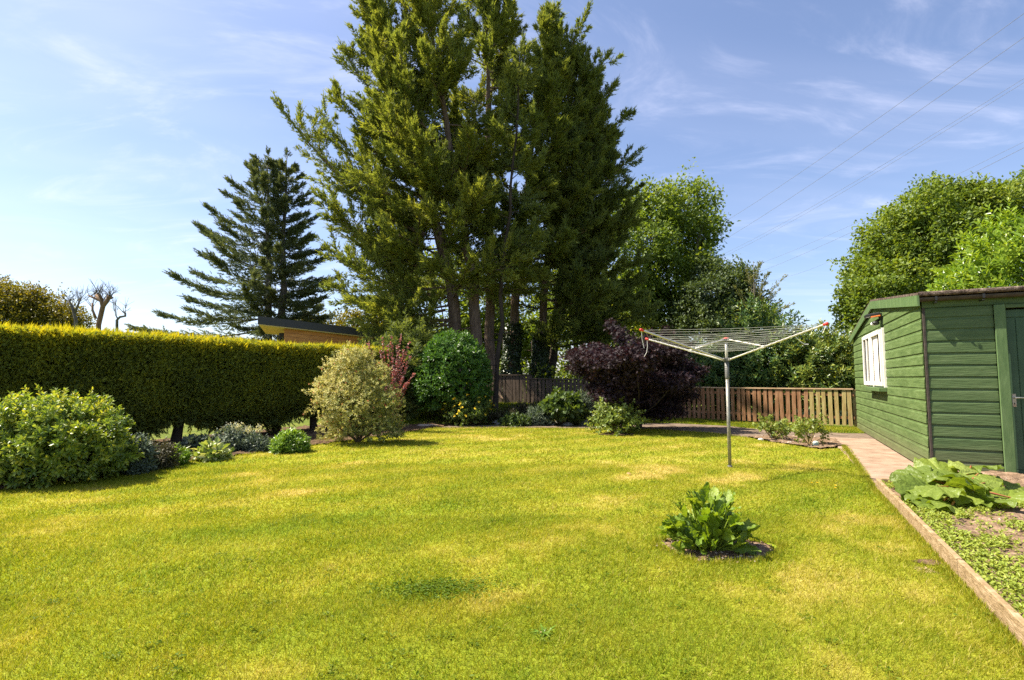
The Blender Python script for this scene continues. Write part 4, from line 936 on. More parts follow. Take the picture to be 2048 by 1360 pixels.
# ---- blue spruce with two stems
SPY = 27.0
root = thing('spruce_tree', 'blue-green spruce with twin stems and tiered drooping branches, beyond the hedge', 'tree', D(550, 740, SPY) * [1, 1, 0])
lv = Leaves(31); r = lv.r; mb = MB()
for (pb, ptop, ytop, rl, wh) in ((536, 536, 312, 1.0, 18), (562, 574, 312, .92, 17)):
    b = D(pb, 740, SPY + (.4 if pb > 550 else 0)); b[2] = 0; tp = D(ptop, ytop, SPY); H = tp[2]
    u = np.linspace(0, 1, 12); tk = b + (tp - b) * u[:, None]; tk[1:-1, :2] += r.normal(0, .05, (10, 2)); mb.tube(tk, .26 * (1 - u) ** .9 + .012, 9)
    for w in range(wh):
        v = (w + .3 * r.random()) / wh; z = 2.0 + (H - 2.2) * v; base_ = b + (tp - b) * (z / H)
        for k in range(5):
            a = k * pi / 2.5 + w * 1.7 + r.normal(0, .2)
            side = -cos(a) if pb < 550 else cos(a)
            L_ = (.35 + 6.1 * (1 - v) ** .95) * r.uniform(.72, 1.0) * rl * (1 if side > -.3 else .6)
            if pb > 550: L_ *= .74
            q = np.linspace(0, 1, 7); out_ = np.column_stack([np.cos(a + .12 * q), np.sin(a + .12 * q), np.zeros(7)])
            pts = base_ + out_ * (q * L_)[:, None] + UP * (L_ * (-.42 * q * (1 - v * 1.3) + .22 * q ** 2.6 + .24 * v * q))[:, None]; mb.tube(pts, np.linspace(.012 + .007 * L_, .005, 7), 5, cap=False)
            plume(lv, pts, int(13 + 17 * L_), .34 + .18 * L_, .31, .42 + r.normal(0, .10) + .08 * v, k=5, T=T_SPRAY5, flat=.55, s0=.12, wr=.30)
    lead = np.linspace(0, 1, 5)[:, None] * np.array([0, 0, .7]) + tp - UP * .4; plume(lv, lead, 22, .3, .22, .5, k=3, T=T_SPRAY5)
mb.build('trunk', M_BARKGREY, root, smooth=True); lv.build('crown', L_SPRUCE, root)

# ---- broadleaf trees
def broadleaf(name, label, base, lobes, leaf, ntip, mat, seed, r0, per=6, bark=M_BARKGREY, T=T_RHOMB, tone=.45, group=None, wr=.62, lump=.42, spread=.30, fork=.35, cat='tree', clump=.30, zsq=.82):
    root = thing(name, label, cat, base, group); lv = Leaves(seed); r = lv.r; base = np.asarray(base, float)
    cs = np.array([l[0] for l in lobes]); mid = cs.mean(0); H = mid[2] - base[2]; fk = base + (mid - base) * fork; fk[2] = base[2] + H * fork
    mb = MB(); mb.tube([base - UP * .1, base + UP * .05, base * .5 + fk * .5 + r.normal(0, .05, 3), fk, fk + (mid - fk) * .6], [r0 * 1.5, r0 * 1.1, r0 * .92, r0 * .8, r0 * .45], 11)
    tot = sum(l[1] ** 2 for l in lobes)
    for (c_, rad) in lobes:
        c_ = np.asarray(c_, float); m_ = fk * .45 + c_ * .55 + r.normal(0, .15, 3) * rad; mb.tube([fk, m_, c_], [r0 * .38, r0 * .24, r0 * .10], 7, cap=False)
        for k in range(7):
            e = c_ + rvec(r, 1)[0] * rad * .85; mb.tube([c_ * .6 + m_ * .4, (c_ + e) / 2 + r.normal(0, .08, 3) * rad, e], [r0 * .12, r0 * .07, r0 * .02], 5, cap=False)
        n = int(ntip / 1.7 * rad ** 2 / tot); P, d, v = dome(r, n, c_, (rad, rad, rad * zsq), zlo=-.85, lump=lump, lseed=int(seed + rad * 7) % 50)
        P = c_ + (P - c_) * (1 - .45 * r.random(n) ** 2 + .20 * r.random(n) ** 3)[:, None]
        lt = tone + r.normal(0, .07); tt = lt + r.normal(0, .10, n) + .08 * v[:, 2]
        per_ = int(per * 1.6); ax = nrm(d + r.normal(0, .55, (n, 3)) + UP * .15)
        for j in range(per_):
            dd = nrm(ax * .6 + r.normal(0, .8, (n, 3)) + UP * .1); Q = P + ax * (leaf * (3.2 * (j + .5) / per_ - 1.2)) + r.normal(0, clump * leaf * 1.7, (n, 3)); nn = nrm(d * .6 + UP * .9 + r.normal(0, .6, (n, 3)))
            lv.add(T, Q, dd, nn, leaf * r.uniform(.6, 1.25, n), leaf * wr * r.uniform(.8, 1.2, n), np.clip(tt + r.normal(0, .12, n), 0, 1))
    mb.build('trunk', bark, root, smooth=True); lv.build('crown', mat, root); return root
def lobes(pts, Y, s=None, jit=.8, seed=0):
    r = RNG(seed); o = []
    for (px, py, rp) in pts:
        y = Y + r.uniform(-jit, jit); o.append((D(px, py, y), rp * y / FPX))
    return o
def gb(px, Y): p = D(px, 745, Y); p[2] = float(terrain(p[0], p[1])) - .02; return p
broadleaf('oak_tree', 'sunlit oak standing behind the right edge of the cypresses', gb(1345, 31), lobes([(1310, 420, 58), (1370, 415, 60), (1290, 490, 62), (1360, 480, 62), (1402, 462, 36), (1330, 560, 60), (1390, 545, 40), (1280, 590, 60), (1345, 630, 55), (1400, 520, 26), (1265, 430, 40)], 30, jit=1.6, seed=1), .22, 5800, L_OAK, 41, .34, tone=.32)
broadleaf('ash_tree', 'dark leafy tree left of the wispy birch', gb(1440, 27), lobes([(1425, 590, 44), (1470, 560, 34), (1395, 640, 50), (1450, 650, 52), (1500, 630, 40), (1420, 545, 26), (1480, 600, 36)], 27, jit=1.2, seed=2), .17, 5200, L_OAKDARK, 42, .22, tone=.42, lump=.35)
root = thing('birch_tree', 'wispy thin birch with feathery yellowish twigs against the sky', 'tree', gb(1512, 25)); lv = Leaves(43); r = lv.r; mb = MB()
b = gb(1512, 25); tp = D(1507, 522, 25); u = np.linspace(0, 1, 8); tk = b + (tp - b) * u[:, None]; mb.tube(tk, .09 * (1 - u) + .008, 7)
for (px, py, s_) in [(1570, 545, .55), (1558, 598, .4), (1585, 600, .42), (1560, 570, .48), (1545, 640, .3), (1575, 640, .33), (1535, 540, .66), (1520, 520, .8), (1492, 530, .7), (1470, 565, .5), (1480, 600, .4), (1530, 560, .6), (1525, 590, .5), (1500, 545, .75), (1465, 620, .35), (1550, 615, .4), (1510, 610, .45)]:
    a = b + (tp - b) * (s_ * .8 + .1); e = D(px, py, 25 + r.normal(0, .6)); q = np.linspace(0, 1, 6)[:, None]; pts = a + (e - a) * q + UP * .25 * np.sin(pi * q) - UP * .2 * q ** 3; mb.tube(pts, np.linspace(.022, .004, 6), 5, cap=False)
    plume(lv, pts, 34, .42, .085, .55 + r.normal(0, .12), k=5, T=T_RHOMB, s0=.18, wr=.26)
mb.build('trunk', M_BARKGREY, root, smooth=True); lv.build('crown', L_BIRCH, root)
broadleaf('oak_tree', 'big rounded oak behind the shed roof, reaching the right edge', gb(1880, 21), lobes([(1745, 600, 52), (1730, 640, 50), (1760, 540, 58), (1790, 480, 62), (1800, 570, 60), (1850, 440, 64), (1830, 520, 66), (1880, 500, 60), (1910, 420, 56), (1900, 470, 50), (1975, 425, 52), (2020, 440, 60), (1950, 400, 36), (2045, 380, 36), (1735, 560, 36), (1850, 590, 55), (1715, 600, 30), (1960, 470, 55), (1860, 385, 30)], 20.5, jit=1.0, seed=3), .15, 13500, L_OAK, 44, .36, tone=.38, lump=.3)
broadleaf('yellowing_tree', 'yellow-green round tree over the hedge at the left edge', gb(20, 30), lobes([(-20, 600, 46), (35, 610, 46), (80, 625, 44), (-60, 590, 50), (120, 640, 38), (60, 600, 26), (150, 650, 26), (10, 640, 50)], 29, jit=1.0, seed=4), .15, 5200, L_YELLOWTREE, 45, .3, tone=.5)
broadleaf('yellowing_tree', 'small yellowish treetop peeping over the cabin roof', gb(690, 33), lobes([(620, 648, 26), (660, 650, 24), (700, 648, 26), (740, 640, 30), (770, 650, 32), (600, 655, 18)], 33, jit=.8, seed=5), .20, 900, L_YELLOWTREE, 46, .16, tone=.5)
# background trees that close the gaps between the trunks
for k, (px, py, rp, Y, lab, mt) in enumerate([(820, 640, 75, 30, 'leafy tree far behind the leftmost cypress trunk', L_OAKDARK), (930, 620, 80, 34, 'leafy tree seen between the thick cypress trunks', L_OAK), (1040, 640, 80, 36, 'leafy tree seen behind the ivy-covered trunks', L_OAK), (1150, 640, 85, 33, 'leafy tree glimpsed behind the lower dark fence', L_OAK), (1235, 650, 75, 30, 'leafy tree glimpsed above the purple maple', L_OAK)]):
    rr = RNG(60 + k); pts = [(px + rr.uniform(-60, 60), py + rr.uniform(-70, 90), rp * rr.uniform(.4, .7)) for q in range(9)]
    broadleaf('broadleaf_tree', lab, gb(px, Y + 1), lobes(pts, Y, jit=1.0, seed=60 + k), .28, 1700, mt, 60 + k, .2, tone=.55, group='trees behind the cypresses')
lv = Leaves(90); r = lv.r                           # undergrowth along the far side of the fence
n = 15000; x = r.uniform(-7, 10, n); y = 21 + r.random(n) * 6 - .74 * np.clip(x - .6, 0, 9) * .9 + .4; hh = .5 + 1.5 * vnoise(x, y, 1.3, 4); z = terrain(x, y) + hh * r.random(n) ** .7
d = nrm(r.normal(0, .6, (n, 3)) + UP * .4); lv.add(T_LEAF, np.column_stack([x, y, z]), d, nrm(UP + r.normal(0, .6, (n, 3))), r.uniform(.10, .24, n), r.uniform(.06, .12, n), np.clip(.15 + .6 * vnoise(x, y, .9, 9) + r.normal(0, .15, n), 0, 1))
tag(lv.build('undergrowth', L_OAK), 'tangled leafy undergrowth beyond the picket fences', 'undergrowth', kind='stuff')

# dead pollard
def bare_tree(name, label, base, limbs, seed, mat):
    root = thing(name, label, 'tree', base, 'bare dead trees beyond the hedge'); mb = MB(); tw = MB(); r = RNG(seed)
    for pts, r0, r1, nt_ in limbs:
        pts = np.array(pts); mb.tube(pts, np.linspace(r0, r1, len(pts)), 8)
        for k in range(nt_):
            f = r.uniform(.45, 1) * (len(pts) - 1); i = min(int(f), len(pts) - 2); q = pts[i] + (pts[i + 1] - pts[i]) * (f - i); d = nrm(np.array([r.normal(0, .6), r.normal(0, .4), 1.0])); L_ = r.uniform(.35, 1.1)
            e = q + d * L_; m_ = q + d * L_ * .5 + r.normal(0, .04, 3); tw.tube([q, m_, e], [.016, .010, .004], 4, cap=False)
            for j in range(3):
                d2 = nrm(d + r.normal(0, .55, 3)); tw.tube([m_, m_ + d2 * L_ * .45], [.008, .003], 4, cap=False)
    mb.build('trunk', mat, root, smooth=True); tw.build('twigs', M_BARKGREY, root)
q = lambda px, py: D(px, py, 26)
bb = gb(195, 26)
bare_tree('pollard_tree', 'bare forked pollard stump with thin twigs rising above the hedge', bb,
          [([bb, q(197, 650), q(206, 612), q(214, 602), q(219, 592)], .12, .095, 4), ([q(206, 615), q(203, 603), q(193, 590)], .10, .085, 12), ([q(203, 603), q(186, 595), q(177, 591)], .06, .035, 6), ([q(205, 600), q(199, 590), q(193, 589)], .07, .05, 5), ([q(192, 637), q(185, 620), q(185, 606)], .06, .045, 6), ([q(214, 602), q(220, 597), q(226, 595)], .06, .04, 4), ([q(218, 596), q(219, 592)], .11, .105, 8)], 5, M_BARKORANGE)
bb = gb(150, 27); q = lambda px, py: D(px, py, 27)
bare_tree('pollard_tree', 'short bare snag with upright twigs beside the yellow tree', bb, [([bb, q(152, 640), q(143, 610), q(136, 603)], .10, .05, 16), ([q(150, 625), q(156, 610), q(160, 600)], .07, .03, 10)], 6, M_BARKGREY)
bb = gb(236, 26); q = lambda px, py: D(px, py, 26)
bare_tree('pollard_tree', 'low bent bare branch tip rising above the hedge, right of the forked stump', bb, [([bb, q(234, 640), q(240, 634), q(251, 632), q(251, 627), q(245, 623)], .07, .03, 5), ([q(236, 638), q(231, 630)], .04, .02, 5)], 7, M_BARKGREY)

# ---- laurels
def shrub(name, label, px, py, hw, top, seed, T, leaf, wd, n, per, mat, cat='shrub', tone=.45, lump=.18, zlo=-.55, ratio=.9, Ls=.18, up=.25, nstem=10, stemmat=M_STEM, group=None, base=None, ang=55, fill=.35, cz=.5, tvar=.18, tipb=.1, rstem=.012, smooth=False):
    b, rx, h = bushspec(px, py, hw, top)
    if base is not None: b, rx, h = base
    root = thing(name, label, cat, b, group); lv = Leaves(seed)
    c_ = b + UP * (h * cz); rad = (rx, rx * ratio, h * (1 - cz))
    P, d, v = dome(lv.r, n, c_, rad, zlo=zlo, lump=lump, lseed=seed % 40)
    low = P[:, 2] < b[2] + .03; P[low, 2] = b[2] + .03 + lv.r.random(low.sum()) * .1
    ins = 1 - fill * lv.r.random(len(P)) ** 2; P = c_ + (P - c_) * ins[:, None]; P[:, 2] = np.maximum(P[:, 2], b[2] + .02)
    shoots(lv, T, P, d, Ls, per, leaf, wd, ang=ang, tone=tone + .06 * v[:, 2], tvar=tvar, upbias=up, tipb=tipb)
    lv.build('foliage', mat, root, smooth=smooth)
    k = lv.r.choice(len(P), nstem, replace=False); stems(root, b + UP * .0, [b + (P[i] - b) * .9 for i in k], rstem, rstem * .3, stemmat, seed=seed)
    return root, b, c_, rad, lv
shrub('laurel_shrub', 'round glossy green laurel in front of the cypress trunks', 907, 846, 80, 663, 51, T_LEAF, .135, .058, 1700, 8, L_LAUREL, lump=.07, cz=.46, ratio=.95, Ls=.18, tone=.46, nstem=14, rstem=.02, fill=.3)
for k, (px, py, Y, rx, h, lab, mt, tn) in enumerate([(1440, 0, 18.2, 1.6, 2.6, 'dark laurel behind the fence, left of the dryer pole', L_LAURELDARK, .30), (1375, 0, 19.4, 1.5, 2.9, 'dark laurel behind the fence and the right side of the purple maple', L_LAURELDARK, .26), (1535, 0, 16.8, 1.6, 3.75, 'tall dark laurel with upright leading shoots behind the dryer', L_LAURELDARK, .34), (1640, 0, 16.0, 1.35, 2.75, 'laurel sunlit yellow-green, beside the shed end of the fence', L_LAURELDARK, .62), (1705, 0, 16.2, 1.0, 2.5, 'sunlit laurel half hidden by the far shed corner', L_LAURELDARK, .75)]):
    p = D(px, 745, Y); p[2] = 0
    root, b, c_, rad, lv = shrub('laurel_shrub', lab, 0, 0, 0, 0, 70 + k, T_LEAF, .17, .062, 1500, 9, mt, base=(p, rx, h), lump=.3, Ls=.30, tone=tn, cz=.45, ratio=.75, up=.5, group='laurels behind the fence', nstem=12, rstem=.02, fill=.5)
p = D(2010, 700, 12.6); p[2] = 0
shrub('laurel_shrub', 'bright yellow-green cherry laurel towering over the shed roof at the right edge', 0, 0, 0, 0, 52, T_LEAF, .20, .062, 3000, 9, L_LAURELBRIGHT, base=(D(2075, 745, 12.9) * [1, 1, 0], 2.35, 5.5), lump=.16, Ls=.30, tone=.5, cz=.48, ratio=.9, up=.3, nstem=14, rstem=.03, fill=.35)

for k, (px, Y, rx, h, lab) in enumerate([(812, 15.8, 1.15, 3.0, 'dark evergreen shrub in the gap between hedge end and round laurel'), (742, 17.2, 1.1, 2.6, 'dark evergreen shrub behind the burgundy berberis')]):
    p = D(px, 745, Y); p[2] = 0
    shrub('evergreen_shrub', lab, 0, 0, 0, 0, 84 + k, T_SPRAY5, .22, .16, 1500, 8, L_CYPDARK, base=(p, rx, h), lump=.3, Ls=.30, tone=.18, cz=.42, ratio=.8, up=.4, nstem=10, rstem=.02, fill=.5)
# ---- purple maple
b = G(1278, 858); rr = RNG(8)
mb_l = [(px, py, rp * .92) for (px, py, rp) in ((1195, 705, 30), (1248, 676, 18), (1232, 658, 14), (1218, 648, 8), (1296, 672, 11), (1332, 668, 12), (1395, 745, 16), (1150, 735, 16), (1285, 700, 36), (1340, 700, 36), (1165, 715, 30), (1215, 725, 44), (1270, 722, 46), (1325, 730, 42), (1368, 735, 26), (1190, 745, 34), (1240, 755, 46), (1300, 760, 44), (1350, 765, 34), (1200, 775, 26), (1225, 790, 34), (1275, 790, 46), (1330, 795, 40), (1370, 790, 20), (1255, 818, 34), (1305, 820, 36), (1345, 820, 24), (1375, 760, 20))]
broadleaf('purple_maple', 'dark purple-leaved maple spreading in front of the fence', b, lobes(mb_l, 13.0, jit=.75, seed=9), .070, 5600, L_PURPLE, 53, .075, per=7, zsq=.42, T=T_FAN, tone=.34, wr=1.0, lump=.3, bark=M_BARKDARK, fork=.2, clump=.30)
# ---- berberis with arching wands
bz = D(782, 840, 12.9); bz[2] = .02
root = thing('berberis_shrub', 'burgundy berberis with arching wands behind the cream bush', 'shrub', bz); lv = Leaves(54); r = lv.r; mb = MB()
for (px, py) in [(736, 684), (764, 674), (782, 670), (802, 667), (819, 684), (808, 700), (820, 713), (812, 735), (829, 747), (795, 690), (775, 690), (800, 715), (790, 740), (815, 765), (760, 700), (805, 755), (785, 715), (770, 740), (797, 775), (778, 770)]:
    e = D(px, py, 12.9 + r.normal(0, .35)); a = bz + r.normal(0, .06, 3) * [1, 1, 0]; m_ = a * .45 + e * .55 + UP * .38; q = np.linspace(0, 1, 9)[:, None]; pts = a * (1 - q) ** 2 + 2 * (m_) * q * (1 - q) + e * q ** 2
    mb.tube(pts, np.linspace(.009, .003, 9), 5, cap=False)
    n = 105; s = r.uniform(.2, 1, n); f = s * 8; i = np.minimum(f.astype(int), 7); P = pts[i] + (pts[i + 1] - pts[i]) * (f - i)[:, None]; bd = nrm(pts[i + 1] - pts[i]); d = nrm(bd * .5 + perp(bd, r)); lv.add(T_LEAF, P, d, perp(d, r), r.uniform(.035, .065, n), .030, np.clip(.12 + .62 * s + r.normal(0, .16, n), 0, 1))
mb.build('stem', M_STEM, root, smooth=True); lv.build('foliage', L_BERB, root)
# ---- cream bush
b, rx, h = bushspec(716, 886, 92, 694)
root = thing('variegated_shrub', 'cream and green variegated bush tipped with pink, at the border edge', 'shrub', b); lv = Leaves(55); r = lv.r
lb = [(715, 740, 44), (680, 770, 42), (740, 770, 42), (660, 800, 38), (705, 815, 46), (755, 815, 42), (690, 850, 42), (740, 855, 44), (775, 850, 30), (660, 845, 22), (700, 715, 24), (725, 712, 22), (650, 765, 22), (675, 735, 22), (752, 745, 24), (780, 800, 22), (790, 868, 16), (670, 870, 20)]
for (px, py, rp) in lb:
    c_ = D(px, py, b[1] + r.uniform(-.28, .2)); c_[2] = max(c_[2], .1); rd = rp * b[1] / FPX
    P, d, v = dome(r, int(26 + 1900 * rd ** 2), c_, (rd, rd, rd * .9), zlo=-.6, lump=.55, lseed=int(px) % 30); P[:, 2] = np.maximum(P[:, 2], .03)
    tn = np.clip((.66 - .0022 * (px - 650) - .0012 * (py - 700)) + r.normal(0, .08), .12, .85)  # lit left and top painted paler, shaded right duller, through leaf tone
    shoots(lv, T_RHOMB, P, d, .07, 8, .048, .024, ang=70, tone=tn + r.normal(0, .10), tvar=.17, upbias=.3)
    k = r.random(len(P)) < .05; shoots(lv, T_RHOMB, P[k] + d[k] * .015, d[k], .03, 4, .035, .018, ang=45, tone=.5, m=1)
lv.build('foliage', [L_CREAM, L_PINKTIP], root); stems(root, b, [D(px, py, b[1]) for (px, py, rp) in lb[:12]], .02, .006, M_STEM, seed=5)
# ---- big shrub at left
root, b, c_, rad, lv = shrub('elaeagnus_shrub', 'large glossy green shrub with yellow shoot tips at the left edge', 103, 962, 146, 793, 56, T_LEAF, .078, .036, 3000, 8, L_ELAE, lump=.20, cz=.42, ratio=.75, Ls=.12, tone=.40, zlo=-.75, nstem=26, rstem=.012, up=.2, fill=.42)
lv = Leaves(57); mb = MB(); r = lv.r
for (px, py) in [(185, 778), (210, 798), (75, 770), (110, 776), (50, 775), (250, 835), (150, 785), (20, 785), (225, 815), (130, 778)]:
    e = D(px, py, b[1] + r.uniform(-.3, .3)); a = c_ + (e - c_) * .72; m_ = (a + e) / 2 + r.normal(0, .02, 3); MB().tube([a, m_, e], [.004, .003, .002], 5, cap=False).build('shoot', M_STEM, root)
    P = a + (e - a) * np.linspace(.2, 1, 8)[:, None]; shoots(lv, T_LEAF, P, np.tile(nrm(e - a), (8, 1)), .05, 3, .062, .026, ang=52, tone=.82, upbias=.1)
lv.build('shoot_leaves', L_ELAE, root)
# ---- far border plants
root, b, c_, rad, lv0 = shrub('hypericum_shrub', 'low yellow-flowered shrub at the foot of the round laurel', 938, 851, 48, 792, 58, T_LEAF, .085, .042, 420, 7, L_MIDGREEN, tone=.55, lump=.3, cz=.4, Ls=.14)
lv = Leaves(59); P, d, v = dome(lv.r, 48, c_, np.array(rad) * 1.06, zlo=-.1, lump=.3, lseed=58 % 40)
for k in range(len(P)):
    fl = Leaves(300 + k); shoots(fl, T_RHOMB, P[k:k + 1], d[k:k + 1], .02, 5, .055, .04, ang=75, tone=.5, upbias=.4); fl.build('flower', L_YELLOWFL, root)
shrub('hydrangea', 'broad-leaved hydrangea in front of the dark fence', 1122, 843, 46, 778, 60, T_LEAF, .19, .13, 190, 6, L_MIDGREEN, tone=.30, lump=.2, cz=.42, Ls=.2, base=(D(1122, 842, 14.6) * [1, 1, 0], .66, .98), smooth=True)
shrub('sage_shrub', 'pale grey-green bushy plant right of the hydrangea', 1165, 838, 28, 780, 61, T_STRAP, .12, .022, 340, 8, L_GREYGREEN, tone=.45, base=(D(1166, 836, 15.0) * [1, 1, 0] + [0, 0, .02], .42, .92), cz=.45, ang=40, up=.5)
shrub('catmint_plant', 'low blue-grey plant behind the rocks, left of the hydrangea', 1078, 851, 28, 810, 62, T_STRAP, .12, .02, 300, 7, L_GREYGREEN, tone=.35, cz=.3, up=.8, ang=35, cat='plant')
shrub('bergenia_plant', 'low dark green leafy plant among the border rocks', 1032, 852, 32, 824, 63, T_LEAF, .10, .05, 190, 6, L_MIDGREEN, tone=.25, cz=.3, up=.5, cat='plant')
shrub('fern_plant', 'rough low foliage between the yellow-flowered shrub and the rocks', 992, 848, 26, 820, 64, T_STRAP, .15, .025, 180, 7, L_BRONZE, tone=.45, cz=.3, up=.8, cat='plant', ang=45)
shrub('heather_plant', 'dull low foliage added to darken the bank at the foot of the dark fence, left of the hydrangea', 1045, 830, 40, 800, 98, T_STRAP, .11, .025, 420, 7, L_BRONZE, tone=.35, base=(D(1052, 822, 16.6) * [1, 1, 0] + [0, 0, .15], .75, .42), cz=.3, up=.7, cat='plant')  # plant added to cover a sunlit patch of the mound
root, b, c_, rad, lv = shrub('leafy_bush', 'open leafy green bush at the far lawn edge', 1232, 868, 50, 796, 65, T_LEAF, .095, .058, 320, 7, L_ROSE, tone=.36, lump=.35, cz=.42, Ls=.2, zlo=-.6, nstem=16, ang=62, fill=.5)
lv = Leaves(66); mb = MB(); r = lv.r
for (px, py) in [(1278, 812), (1268, 800), (1290, 835), (1245, 792), (1215, 795), (1195, 815), (1185, 835), (1284, 825)]:
    e = D(px, py, b[1] + r.normal(0, .2)); a = b + UP * .2; MB().tube([a, (a + e) / 2 + r.normal(0, .04, 3), e], [.006, .004, .002], 5, cap=False).build('shoot', M_STEM, root); P = a + (e - a) * np.linspace(.5, 1, 8)[:, None]; shoots(lv, T_LEAF, P, np.tile(nrm(e - a), (8, 1)), .04, 2, .08, .05, ang=65, tone=.55, upbias=.1)
lv.build('shoot_leaves', L_ROSE, root)
# soil at the foot of the leafy bush
q = G(1232, 870); bedgrid('bush_foot_soil', [[q[0] + .42 * cos(a), q[1] + .25 * sin(a)] for a in np.linspace(0, 2 * pi, 16, endpoint=False)], .02, .03, M_SOIL, c=.04, seed=31)
# ---- left border plants
shrub('lily_clump', 'bright green leafy clump left of the cream bush', 581, 905, 36, 860, 67, T_STRAP, .12, .028, 300, 11, L_BRIGHT, tone=.5, cz=.30, up=1.3, ang=50, cat='plant', Ls=.16, lump=.12)
shrub('lily_clump', 'small bright green tuft at the border edge, left of the cream-edged leaves', 356, 930, 20, 892, 68, T_STRAP, .12, .022, 70, 12, L_BRIGHT, tone=.55, cz=.28, up=1.5, ang=48, cat='plant', Ls=.16)
shrub('hosta_plant', 'cream-edged broad leaves catching the sun in the left border', 422, 921, 32, 884, 69, T_LEAF, .17, .085, 60, 5, L_HOSTA, tone=.5, cz=.25, up=.7, ang=62, cat='plant', smooth=True)
root, b, c_, rad, lv0 = shrub('astilbe_plant', 'grey-green plant under pale feathery plumes in the left border', 474, 902, 46, 852, 74, T_STRAP, .11, .03, 330, 7, L_GREYGREEN, tone=.4, cz=.35, up=.5, cat='plant')
lv = Leaves(75); r = lv.r
for k in range(9):
    e = D(478 + r.normal(8, 14), 853 + abs(r.normal(0, 8)), b[1] + r.normal(0, .1)); P = e + r.normal(0, .035, (60, 3)); d = nrm(r.normal(0, .6, (60, 3)) + UP * .5); lv.add(T_SPRAY, P, d, perp(d, r), .055, .035, r.random(60))
lv.build('plumes', L_CREAMFL, root)
shrub('heather_plant', 'dark bronze low shrub beside the large glossy shrub', 312, 938, 42, 880, 76, T_STRAP, .06, .016, 520, 8, L_BRONZE, tone=.35, cz=.3, up=.6, cat='plant')
shrub('catmint_plant', 'dark grey-green sprawl under the large glossy shrub, left of the bronze shrub', 272, 948, 34, 872, 77, T_STRAP, .09, .026, 380, 7, L_GREYGREEN, tone=.18, cz=.35, up=.5, cat='plant')
shrub('catmint_plant', 'low dull green plant between the astilbe and the bright leafy clump', 524, 903, 30, 872, 78, T_STRAP, .09, .02, 240, 7, L_GREYGREEN, tone=.25, cz=.3, up=.6, cat='plant')
shrub('bergenia_plant', 'dark rounded leaves beside the hedge trunk, behind the cream-edged leaves', 392, 905, 34, 868, 79, T_LEAF, .12, .07, 130, 6, L_GREYGREEN, tone=.2, cz=.3, up=.5, cat='plant')
mb = MB(); mb.tube([G(232, 925) + UP * .25, G(262, 918) + UP * .40], .006, 5); 
tag(mb.build('cane', M_CORD, origin=G(232, 925)), 'thin pale cane leaning across the left border', 'cane')
mb = MB(); mb.tube([G(240, 928), G(284, 941) + UP * .02], .006, 5); tag(mb.build('cane', M_CORD, origin=G(240, 928)), 'thin pale cane lying at the lawn edge of the left border', 'cane')
# ---- rose bushes and their bed
for k, (px, py, tips_, lab, nl) in enumerate([(1545, 880, [(1517, 828), (1530, 838), (1545, 832), (1560, 842), (1572, 838), (1580, 852), (1520, 850), (1565, 862), (1535, 855), (1550, 850)], 'leafy young rose bush, left of the two in the rose bed', 12), (1618, 890, [(1588, 838), (1600, 842), (1612, 834), (1640, 832), (1648, 838), (1655, 862), (1590, 858), (1630, 850), (1605, 860), (1622, 845)], 'open rose bush with bare canes, right of the two in the rose bed', 8)]):
    b = G(px, py); root = thing('rose_bush', lab, 'rose bush', b, 'rose bushes by the shed path'); lv = Leaves(80 + k); r = lv.r; mb = MB()
    for t_ in tips_:
        e = D(t_[0], t_[1], b[1] + r.normal(0, .22)); m_ = (b + e) / 2 + r.normal(0, .05, 3) + UP * .05; mb.tube([b, m_, e], [.010, .007, .003], 6, cap=False)
        q = np.linspace(.42 if k == 0 else .55, 1, 13)[:, None]; P = np.where(q < .5, b + (m_ - b) * q * 2, m_ + (e - m_) * (q * 2 - 1)) + r.normal(0, .05, (13, 3)); shoots(lv, T_LEAF, P, nrm(r.normal(0, .6, (13, 3)) + nrm(e - b)), .06, nl // 2 + 1, .070, .046, ang=65, tone=.5, upbias=.2)
    mb.build('cane', M_ROSESTEM, root, smooth=True); lv.build('foliage', L_ROSE, root)
for (px, py, lab, s_) in ((1632, 893, 'pale green glass jar standing by the bare-caned rose bush', 1.0), (1547, 879, 'pale green jar lying beside the leafy rose bush', .8)):
    b = G(px, py); rt = thing('garden_jar', lab, 'jar', b, 'jars in the rose bed')
    m_ = MB()
    if s_ == 1.0:
        m_.tube([b, b + UP * .01, b + UP * .075, b + UP * .10, b + UP * .108], [.045, .052, .055, .04, .012], 14)
        m_.build('body', plain('pale_jar_glass', (.42, .50, .44), rough=.15), rt, smooth=True); MB().tube([b + UP * .005, b + UP * .03], [.054, .056], 14).build('base_ring', plain('green_plastic', (.10, .22, .14), rough=.4), rt, smooth=True)
    else:
        a = b + UP * .045; m_.tube([a - [.07, .02, 0], a - [.065, .02, 0], a + [.05, .01, 0], a + [.08, .02, 0]], [.03, .045, .045, .02], 14); m_.build('body', bpy.data.materials['pale_jar_glass'], rt, smooth=True)
        MB().tube([a + [.078, .02, 0], a + [.10, .026, 0]], .026, 12).build('cap', bpy.data.materials['green_plastic'], rt, smooth=True)
def rock(p, sx, sy, sz, seed, name, label, mat, group=None):
    r = RNG(seed); mb = MB(); mb.sphere((0, 0, 0), 1.0, nu=14, nv=10); V = mb.V[0]
    k = 1 + .32 * (vnoise(V[:, 0] + V[:, 2] * .7, V[:, 1] - V[:, 2] * .4, .6, seed) - .5) + .18 * (vnoise(V[:, 0] - V[:, 2], V[:, 1] + V[:, 2], .25, seed + 1) - .5)
    V = V * k[:, None] * [sx, sy, sz]; V[:, 2] = np.maximum(V[:, 2], -sz * .35); mb.V[0] = V + np.asarray(p) + UP * sz * .33
    return tag(mb.build(name, mat, origin=p), label, 'stone', group)
